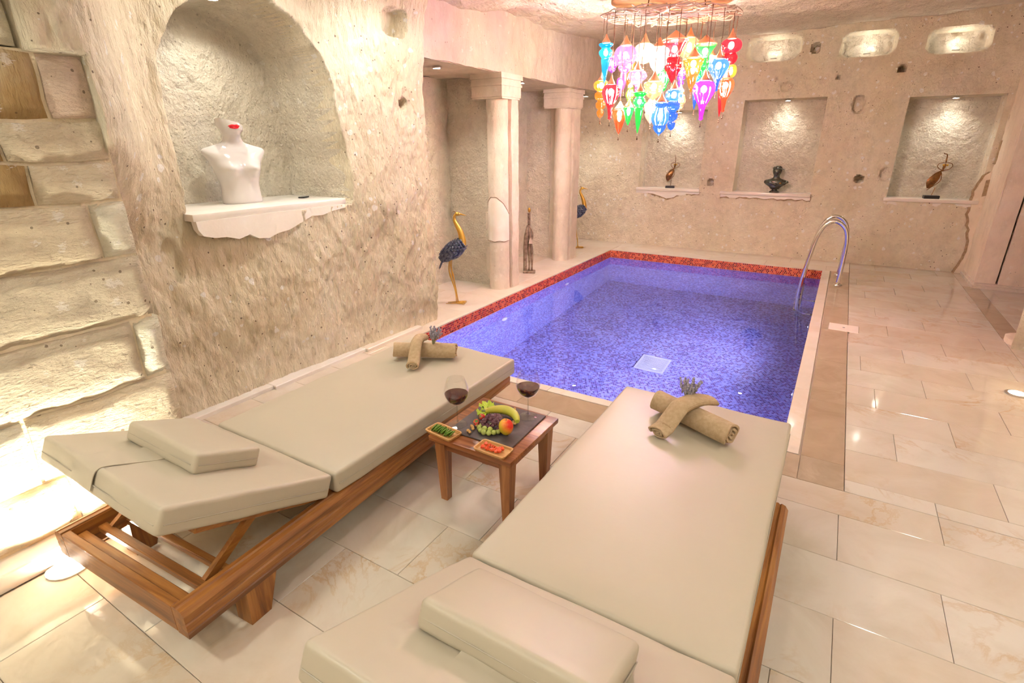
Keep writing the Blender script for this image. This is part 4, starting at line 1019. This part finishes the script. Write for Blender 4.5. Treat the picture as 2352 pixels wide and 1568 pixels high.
def dancer(label, loc, s, rz, curl):
    t = thing('abstract_dancer', label, 'sculpture', loc, rz, 'abstract metal dancers'); 
    k = s
    put('base', xf(rbox(.19 * k, .12 * k, .045 * k, .004, 1), T(0, 0, .0225 * k)), M_black, t)
    put('rod', tube([(.0, 0, .045 * k), (.02 * k, 0, .16 * k)], .005 * k, 8), M_rust, t)
    # shell shaped skirt
    u, v2 = np.meshgrid(np.linspace(0, 1, 12), np.linspace(-1.1, 1.1, 11), indexing='ij')
    wd = .075 * np.sin(PI * np.clip(u * .86 + .06, 0, 1)) ** .9
    xx = -.035 * np.sin(u * PI) + .045 * (u - .35) + wd * np.sin(v2); yy = -.03 * np.cos(v2) * np.sin(PI * u); zz = .145 + .235 * u
    xx = xx - .05 * (1 - u) ** 3
    put('skirt', grid_mesh(np.stack([xx * k, yy * k, zz * k], 2)), M_rust, t, 180)
    put('skirt_rim', tube(smooth_path([(-.075 * k, 0, .118 * k), (-.02 * k, 0, .17 * k), (.055 * k, 0, .245 * k), (.06 * k, 0, .32 * k), (.035 * k, 0, .385 * k), (-.03 * k, -.01, .355 * k), (-.065 * k, -.01, .30 * k)], 4), .006 * k, 6), M_rust, t, 180)
    put('waist', tube([(.0, 0, .37 * k), (.045 * k, 0, .395 * k), (.075 * k, 0, .40 * k)], [.004 * k, .012 * k, .005 * k], 8), M_rust, t, 180)
    put('torso', tube(smooth_path([(.055 * k, 0, .405 * k), (.062 * k, 0, .45 * k), (.07 * k, 0, .50 * k)], 4), [.012 * k, .018 * k, .024 * k, .028 * k, .030 * k, .030 * k, .028 * k, .02 * k, .008 * k], 10, True, .6), M_rust, t, 180)
    for sx in (1, -1):
        put('breast', ell((.07 * k + sx * .022 * k, -.015 * k, .475 * k), (.016 * k, .012 * k, .016 * k), 12, 8), M_gold, t, 180)
        put('arm', tube(smooth_path([(.07 * k + sx * .015 * k, 0, .51 * k), (.07 * k + sx * .075 * k, 0, .495 * k), (.07 * k + sx * .088 * k, 0, .455 * k), (.07 * k + sx * .05 * k, -.01 * k, .415 * k), (.062 * k, -.015 * k, .405 * k)], 4), .0055 * k, 7), M_rust, t, 180)
    nk = [(.07, .505), (.068, .55), (.066, .60), (.055, .625), (.03, .63), (.018, .645)] if curl else [(.065, .505), (.064, .56), (.055, .62), (.04, .67)]
    put('neck', tube(smooth_path([(x * k, 0, z * k) for x, z in nk], 4), [(.011 if curl else .0075) * k * (1 - .55 * i / (4 * (len(nk) - 1))) for i in range(4 * (len(nk) - 1) + 1)], 8), M_rust, t, 180)
    return t
dancer('rusty abstract dancer sculpture with a straight plume in the niche behind the hanging lamps', (-2.53, YB + .09, .985), .80, .25, False)
dancer('rusty abstract dancer sculpture with a curled neck in the niche nearest the pier', (1.06, YB + .09, .965), .92, .1, True)
def small_bust(label, loc, rz):
    t = thing('bronze_bust', label, 'sculpture', loc, rz)
    put('socle', lathe([(.001, 0), (.062, 0), (.062, .016), (.05, .024), (.034, .034), (.032, .055), (.044, .07)], 20), M_bronze, t, 60)
    sec = [(.05, .05, .045, 0), (.085, .075, .06, 0), (.115, .115, .07, 0), (.145, .145, .072, 0), (.17, .142, .066, 0), (.19, .11, .056, 0), (.205, .065, .046, .0), (.22, .042, .04, -.004), (.245, .036, .038, -.008), (.262, .040, .044, -.012), (.285, .050, .058, -.014), (.315, .057, .066, -.012), (.345, .056, .064, -.006), (.37, .044, .05, 0), (.384, .022, .026, .002), (.388, .004, .004, .002)]
    V, F = [], []; n = 24
    for (z, rx, ry, oy) in sec:
        for k in range(n):
            a = 2 * PI * k / n; V.append((rx * math.cos(a), oy + ry * math.sin(a), z))
    for i in range(len(sec) - 1):
        for k in range(n):
            a, b2 = i * n + k, i * n + (k + 1) % n; F.append((a, b2, b2 + n, a + n))
    F += [tuple(range(n - 1, -1, -1)), tuple(range(len(V) - n, len(V)))]
    put('bust_body', (V, F), M_bronze, t, 180)
    put('nose', xf(ell((0, 0, 0), (.008, .012, .018), 10, 7), T(0, -.078, .312)), M_bronze, t, 180)
    put('chin', ell((0, -.062, .275), (.018, .014, .012), 10, 7), M_bronze, t, 180)
    rs = random.Random(8); hb = []
    for k in range(34):
        a = rs.uniform(0, 2 * PI); e = rs.uniform(.15, 1.2)
        if math.sin(a) < -.45 and e > .75: continue
        hb.append(ell((.056 * math.cos(a) * math.sin(e), -.006 + .064 * math.sin(a) * math.sin(e), .325 + .058 * math.cos(e)), (.017, .017, .015), 8, 6))
    put('hair_curls', vadd(*hb), M_bronze, t, 180)
    put('brim', xf(ell((0, 0, 0), (.080, .078, .010), 20, 6), T(.012, -.01, .352) @ RY(.14)), M_bronze, t, 180)
    put('drape', tube(smooth_path([(-.13, -.02, .165), (-.06, -.075, .15), (.02, -.085, .12), (.09, -.06, .13), (.14, -.01, .16)], 5), [.018 + .006 * math.sin(i * 1.7) for i in range(21)], 9), M_bronze, t, 180)
    put('brooch', ell((.055, -.085, .14), (.017, .010, .017), 10, 7), M_rust, t, 180)
    return t
small_bust('dark bronze bust with draped shoulders in the middle niche of the back wall', (-.905, YB + .08, .972), .12).scale = (1.15, 1.0, 1.0)

# white torso with red lips
def torso(label, loc, rz):
    t = thing('mannequin_bust', label, 'sculpture', loc, rz)
    n = 64
    #      z,   rx,   ry,   ox,   oy
    sec = [(0, .128, .088, 0, 0), (.012, .132, .092, 0, 0), (.06, .128, .088, 0, 0), (.11, .126, .086, 0, 0), (.16, .134, .090, 0, 0), (.20, .146, .096, 0, 0), (.24, .156, .100, 0, 0), (.28, .170, .098, 0, .004),
           (.31, .190, .092, 0, .006), (.335, .205, .080, 0, .008), (.352, .206, .066, 0, .010), (.366, .190, .058, 0, .012), (.378, .150, .054, 0, .012), (.390, .108, .052, 0, .010), (.402, .076, .052, 0, .006), (.416, .062, .054, 0, .0), (.434, .056, .056, -.002, -.006), (.452, .056, .058, -.006, -.014),
           (.466, .062, .068, -.008, -.022), (.480, .070, .080, -.010, -.026), (.500, .077, .086, -.012, -.026), (.522, .080, .087, -.013, -.024)]
    sec = np.array(sec); fi = np.linspace(0, len(sec) - 1, (len(sec) - 1) * 4 + 1); out_ = []
    for f_ in fi:
        i1 = min(int(f_), len(sec) - 2); tt = f_ - i1
        p0, p1, p2, p3 = sec[max(i1 - 1, 0)], sec[i1], sec[i1 + 1], sec[min(i1 + 2, len(sec) - 1)]
        out_.append(.5 * ((2 * p1) + (p2 - p0) * tt + (2 * p0 - 5 * p1 + 4 * p2 - p3) * tt ** 2 + (3 * p1 - p0 - 3 * p2 + p3) * tt ** 3))
    sec = [tuple(float(q) for q in r_) for r_ in out_]
    V, F = [], []
    for i, (z, rx, ry, ox, oy) in enumerate(sec):
        for k in range(n):
            a = 2 * PI * k / n; c, s = math.cos(a), math.sin(a)
            x = rx * math.copysign(abs(c) ** .85, c); y = ry * math.copysign(abs(s) ** .9, s)
            for sx in (1, -1):                            # breasts (front is -y)
                g_ = math.exp(-(((x - sx * .078) / .055) ** 2 + ((z - .232) / .045) ** 2))
                if s < 0: y -= .068 * g_ * min(1, -s * 1.6)
            zz = z
            if i >= 72: zz = z - .020 * (s * .6 + .0) * (i - 72) / 12 - .028 * c * (i - 72) / 12   # slanted cut through the face
            V.append((ox + x, oy + y, zz))
    for i in range(len(sec) - 1):
        for k in range(n):
            a, b2 = i * n + k, i * n + (k + 1) % n; F.append((a, b2, b2 + n, a + n))
    F += [tuple(range(n - 1, -1, -1)), tuple(range(len(V) - n, len(V)))]
    put('torso', (V, F), M_white_gl, t, 50)
    lp = []
    for (dz, sc) in ((.0065, 1.0), (-.0065, .86)):
        pts = [(-.010 + .044 * sc * q, -.111 + .018 * q * q, .500 + dz * (1 - q * q * .75) - (.004 * math.exp(-(q / .22) ** 2) if dz > 0 else 0)) for q in np.linspace(-1, 1, 13)]
        lp.append(tube(pts, [.0012 + .0082 * sc * math.sin(PI * (i + .3) / 12.6) ** .8 for i in range(13)], 10))
    put('lips', vadd(*lp), M_lips, t, 180)
    return t
tb = torso('glossy white female torso sculpture with red lips in the arched niche', (-3.80, 2.40, 1.3065), math.radians(78))
tb.scale = (1.04, 1.04, 1.04)
ph = thing('remote_control', 'small flat dark remote lying on the marble shelf beside the white torso', 'remote', (-3.70, 2.86, 1.3065), .5)
put('case', xf(rbox(.05, .10, .012, .004, 2), T(0, 0, .006)), M_black, ph)
put('screen', box(-.018, .018, -.04, .03, .0118, .0126), simple('grey_screen', (.45, .45, .42), .2), ph, 0)

# ------------------------------------------------------------------ hanging lamps
RC = (-1.60, 5.40, 2.78); RA = math.atan2(.5206, .8538)
rk = thing('lamp_rack', 'oval woven wire rack under a wooden ceiling plate carrying the glass lamps', 'lamp rack', RC, RA)
ZC = 2.965 - RC[2]
put('ceiling_plate', xf(lathe([(.001, -.10), (.50, -.10), (.535, -.085), (.535, .03), (.001, .03)], 48), Matrix.Diagonal((1, .72, 1, 1)) @ T(0, 0, ZC)), M_plate, rk, 40)
rs = random.Random(17)
for k in range(7):
    f = 1 - k * .075
    pts = [((.62 * f + rs.uniform(-.012, .012)) * math.cos(a), (.43 * f + rs.uniform(-.012, .012)) * math.sin(a), rs.uniform(-.018, .02)) for a in np.linspace(0, 2 * PI, 41)[:-1]]
    pts.append(pts[0]); put('rim_wire', tube(pts, .005, 5, False), M_rackw, rk)
for k in range(34):
    a0 = rs.uniform(0, 2 * PI); a1 = a0 + PI + rs.uniform(-.7, .7)
    p0 = Vector((.60 * math.cos(a0), .42 * math.sin(a0), rs.uniform(-.015, .015))); p1 = Vector((.60 * math.cos(a1), .42 * math.sin(a1), rs.uniform(-.015, .015)))
    q = [p0 + (p1 - p0) * i / 6 + Vector((rs.uniform(-.02, .02), rs.uniform(-.02, .02), rs.uniform(-.012, .012))) for i in range(7)]
    put('woven_wire', tube(q, .0046, 5), M_rackw, rk)
for k in range(4):
    a = PI / 4 + k * PI / 2; put('hanger_rod', tube([(.36 * math.cos(a), .25 * math.sin(a), 0), (.34 * math.cos(a), .24 * math.sin(a), ZC - .09)], .005, 6), M_wire, rk)
PAL = {'cyan': (.01, .42, .72), 'pink': (.88, .20, .46), 'cream': (1, .80, .48), 'white': (.95, .78, .74), 'red': (.88, .015, .03), 'peach': (1, .34, .15), 'green': (.03, .62, .08), 'orange': (1, .22, .02), 'blue': (.035, .16, .85), 'magenta': (.72, .04, .62), 'orangered': (1, .09, .02), 'amber': (1, .34, .03), 'clearpeach': (1, .46, .32), 'purple': (.42, .06, .62), 'olive': (.28, .36, .04)}
GL = {}
for k, c in PAL.items():
    m, nt, b = newmat('lamp_glass_' + k); nt.nodes.remove(b)
    tr = N(nt, 'ShaderNodeBsdfTransparent', Color=tuple(.25 + .75 * x for x in c) + (1,))
    em = N(nt, 'ShaderNodeEmission', Color=tuple(c) + (1,), Strength=.62); tl = N(nt, 'ShaderNodeBsdfTranslucent', Color=tuple(c) + (1,))
    gs = N(nt, 'ShaderNodeBsdfGlossy', Roughness=.08, Color=(1, 1, 1, 1)); fr = N(nt, 'ShaderNodeLayerWeight', Blend=.3)
    ad = nt.nodes.new('ShaderNodeMixShader'); ad.inputs[0].default_value = .016; nt.links.new(em.outputs[0], ad.inputs[1]); nt.links.new(tl.outputs[0], ad.inputs[2])
    m1 = nt.nodes.new('ShaderNodeMixShader'); m1.inputs[0].default_value = .60; nt.links.new(tr.outputs[0], m1.inputs[1]); nt.links.new(ad.outputs[0], m1.inputs[2])
    m2 = nt.nodes.new('ShaderNodeMixShader'); nt.links.new(mathn(nt, 'ADD', mathn(nt, 'MULTIPLY', mathn(nt, 'POWER', fr.outputs[1], 3.0), .35), .04), m2.inputs[0]); nt.links.new(m1.outputs[0], m2.inputs[1]); nt.links.new(gs.outputs[0], m2.inputs[2])
    nt.links.new(m2.outputs[0], nt.nodes['Material Output'].inputs[0]); m.cycles.emission_sampling = 'NONE'
    GL[k] = m
M_bulb = emis('glowing_bulb', (.88, 1, .94), 720)
SHP = {  # (radius factor, fraction of height from the top), bulb position fraction
 'tier': ([(.55, 0), (1, .03), (.95, .07), (.62, .12), (.60, .14), (.9, .20), (.95, .26), (.70, .34), (.50, .37), (.62, .40), (.52, .55), (.36, .75), (.15, .93), (.03, 1)], .24),
 'jelly': ([(.45, 0), (.80, .07), (1, .20), (.98, .30), (.78, .40), (.52, .46), (.58, .50), (.42, .58), (.22, .64), (.20, .80), (.14, .92), (.03, 1)], .22),
 'ball': ([(.40, 0), (.75, .10), (.96, .30), (1, .50), (.92, .70), (.65, .88), (.30, .97), (.06, 1)], .48),
 'bowl': ([(.55, 0), (.90, .06), (1, .16), (.96, .30), (.80, .48), (.86, .55), (.70, .72), (.38, .88), (.06, 1)], .3),
 'flare': ([(1, 0), (.98, .04), (.72, .16), (.52, .30), (.44, .38), (.58, .46), (.70, .58), (.60, .70), (.36, .84), (.12, .95), (.03, 1)], .2),
 'twoball': ([(.40, 0), (.8, .08), (1, .24), (.90, .42), (.55, .52), (.52, .55), (.70, .66), (.72, .78), (.52, .92), (.10, 1)], .26),
 'cone': ([(.70, 0), (1, .05), (.98, .14), (.80, .26), (.78, .32), (.62, .50), (.42, .72), (.20, .90), (.04, 1)], .18),
 'drop': ([(.40, 0), (.78, .06), (1, .18), (.96, .30), (.78, .42), (.52, .54), (.32, .66), (.24, .80), (.18, .92), (.22, .96), (.03, 1)], .22),
 'balls': ([(.45, 0), (.9, .06), (1, .14), (.88, .23), (.50, .29), (.78, .35), (.82, .42), (.70, .49), (.40, .54), (.62, .60), (.64, .66), (.54, .73), (.30, .77), (.45, .83), (.44, .89), (.30, .96), (.05, 1)], .14),
 'onion': ([(.55, 0), (.70, .05), (.62, .14), (.82, .26), (1, .44), (.94, .56), (.66, .70), (.74, .74), (.50, .86), (.15, .95), (.03, 1)], .4)}
LAMPS = [
(-2.065, 5.061, 2.555, 2.217, 0.066, 'tier', 'cyan', 'cyan tiered glass lamp with a long cone, at the rack edge nearest the columns'),
(-1.96, 5.29, 2.555, 2.181, 0.104, 'jelly', 'pink', 'large ribbed pink glass globe lamp with a trailing drop, top row'),
(-1.836, 5.459, 2.584, 2.409, 0.106, 'ball', 'cream', 'round cream white glass globe lamp in the top row'),
(-1.639, 5.274, 2.512, 2.29, 0.092, 'bowl', 'white', 'clear white glass bowl lamp glowing in the top row beside the red one'),
(-1.554, 5.467, 2.582, 2.232, 0.112, 'flare', 'red', 'large red glass lamp with a flared rim and pointed bulb, top row'),
(-1.519, 5.839, 2.659, 2.464, 0.099, 'ball', 'peach', 'pale peach glass globe lamp highest at the back of the rack'),
(-1.307, 5.594, 2.545, 2.265, 0.094, 'flare', 'green', 'bright green fan shaped glass lamp in the top row'),
(-1.07, 5.528, 2.564, 2.351, 0.091, 'twoball', 'red', 'glossy red lamp of two stacked globes at the rack edge nearest the niches'),
(-1.348, 5.381, 2.418, 2.135, 0.088, 'cone', 'orange', 'tall amber orange glass cone lamp near the middle of the cluster'),
(-1.122, 5.355, 2.391, 2.129, 0.085, 'drop', 'blue', 'ribbed blue teardrop glass lamp under the red double globe'),
(-1.189, 5.197, 2.21, 1.886, 0.093, 'drop', 'magenta', 'magenta glass lamp with a round top and long purple spike'),
(-1.096, 5.629, 2.263, 1.968, 0.074, 'drop', 'orangered', 'orange red teardrop glass lamp on the outer side of the magenta spike lamp'),
(-1.091, 5.772, 2.385, 2.268, 0.05, 'ball', 'amber', 'small amber glass globe lamp hanging behind the red double globe'),
(-2.14, 5.18, 2.265, 1.933, 0.072, 'balls', 'orange', 'orange lamp of four stacked shrinking globes at the lower corner near the columns'),
(-1.956, 4.964, 2.204, 1.906, 0.079, 'drop', 'red', 'red heart shaped drop glass lamp with a thin tip'),
(-1.936, 5.164, 2.003, 1.784, 0.076, 'cone', 'orangered', 'short orange red cone lamp, lowest beside the red drop'),
(-1.823, 5.092, 2.018, 1.858, 0.054, 'cone', 'green', 'small light green glass cone lamp tucked behind the orange red cone'),
(-1.696, 5.005, 2.133, 1.786, 0.061, 'tier', 'green', 'green glass lamp with a frilled top and long pointed cone'),
(-1.799, 5.2, 2.329, 2.126, 0.085, 'jelly', 'pink', 'small ribbed pink onion glass lamp in the middle row'),
(-1.626, 5.165, 2.226, 2.068, 0.093, 'bowl', 'peach', 'pale orange glass bowl lamp in the middle row above the blue onion lamp'),
(-1.72, 5.436, 2.073, 1.879, 0.07, 'bowl', 'clearpeach', 'clear peach glass lamp hanging behind the blue onion lamp'),
(-1.492, 4.989, 2.039, 1.762, 0.077, 'onion', 'blue', 'large blue onion shaped glass lamp hanging lowest of all'),
(-1.431, 5.144, 2.15, 1.81, 0.074, 'balls', 'blue', 'blue lamp of four stacked shrinking globes in front'),
(-1.687, 5.619, 2.396, 2.156, 0.061, 'onion', 'green', 'green twisted glass lamp deep in the middle of the cluster'),
(-1.535, 5.712, 2.365, 2.19, 0.047, 'balls', 'purple', 'slim purple lamp of small stacked globes behind the red flared lamp'),
(-1.501, 5.615, 2.165, 1.991, 0.055, 'onion', 'peach', 'small peach onion glass lamp next to the blue stacked globes'),
(-2.107, 5.34, 2.479, 2.333, 0.051, 'onion', 'purple', 'small purple onion glass lamp behind the cyan tiered lamp'),
(-2.039, 5.429, 2.303, 2.133, 0.043, 'drop', 'magenta', 'slim magenta drop lamp hanging behind the red heart lamp'),
(-2.008, 5.541, 2.456, 2.225, 0.057, 'cone', 'orange', 'narrow orange cone lamp behind the large pink globe'),
(-1.412, 5.834, 2.277, 2.015, 0.048, 'tier', 'blue', 'slim light blue tiered lamp behind the magenta spike lamp'),
(-1.393, 5.729, 2.432, 2.244, 0.056, 'onion', 'cyan', 'small teal onion glass lamp far back beneath the green fan lamp'),
(-1.944, 5.44, 2.214, 2.067, 0.043, 'onion', 'olive', 'tiny olive green glass lamp at the back of the lower row'),
(-1.304, 5.853, 2.483, 2.345, 0.066, 'bowl', 'white', 'small milky glass bowl lamp behind the blue teardrop'),
(-1.161, 5.823, 2.183, 1.939, 0.038, 'cone', 'red', 'slim red glass cone lamp behind the orange red teardrop')]
def glass_lamp(x, y, zt_, zb, r, sh, col, lab):
    t = thing('glass_lamp', lab, 'pendant lamp', (x, y, zb), 0, 'coloured glass lamps hanging over the pool')
    H = zt_ - zb; r *= .98; prof, bp = SHP[sh]
    P = [(max(.002, r * f), H * (1 - q)) for f, q in prof]
    # resample smoothly
    sm = smooth_path([(a, 0, b_) for a, b_ in P], 3); P = [(max(.0015, p.x), p.z) for p in sm]
    ribs = 12 if sh in ('jelly', 'drop', 'flare', 'onion', 'balls') else 0
    V, F = lathe(P, 48 if ribs else 24, ribs, .05); F = F[:-2]
    put('glass', (V, F), GL[col], t, 180)
    put('bulb', ell((0, 0, H * (1 - bp)), (min(.024, r * .30),) * 2 + (min(.029, r * .36),), 10, 8), M_bulb, t, 180)
    rc = max(.016, P[0][0] * 1.04); hc = min(.085, .045 + r * .35)
    put('cap', move(lathe([(rc, -.004), (rc * 1.06, .004), (rc * .8, .02), (rc * .42, hc * .6), (.006, hc)], 16), (0, 0, H)), M_copper, t, 60)
    zr = RC[2] - zb
    rs_ = random.Random(int(x * 1000)); pts = [(0, 0, H + hc)] + [(rs_.uniform(-.004, .004), rs_.uniform(-.004, .004), H + hc + (zr - H - hc) * q / 6) for q in range(1, 7)]
    if zr > H + hc: put('wire', tube(pts, .0032, 5), M_wire, t)
    put('finial', vadd(tube([(0, 0, .004), (0, 0, -.045)], .0016, 5), ell((0, 0, -.030), (.005, .005, .007), 8, 6), ell((0, 0, -.048), (.007, .003, .010), 8, 6)), M_wire, t, 180)
for L_ in LAMPS: glass_lamp(*L_)
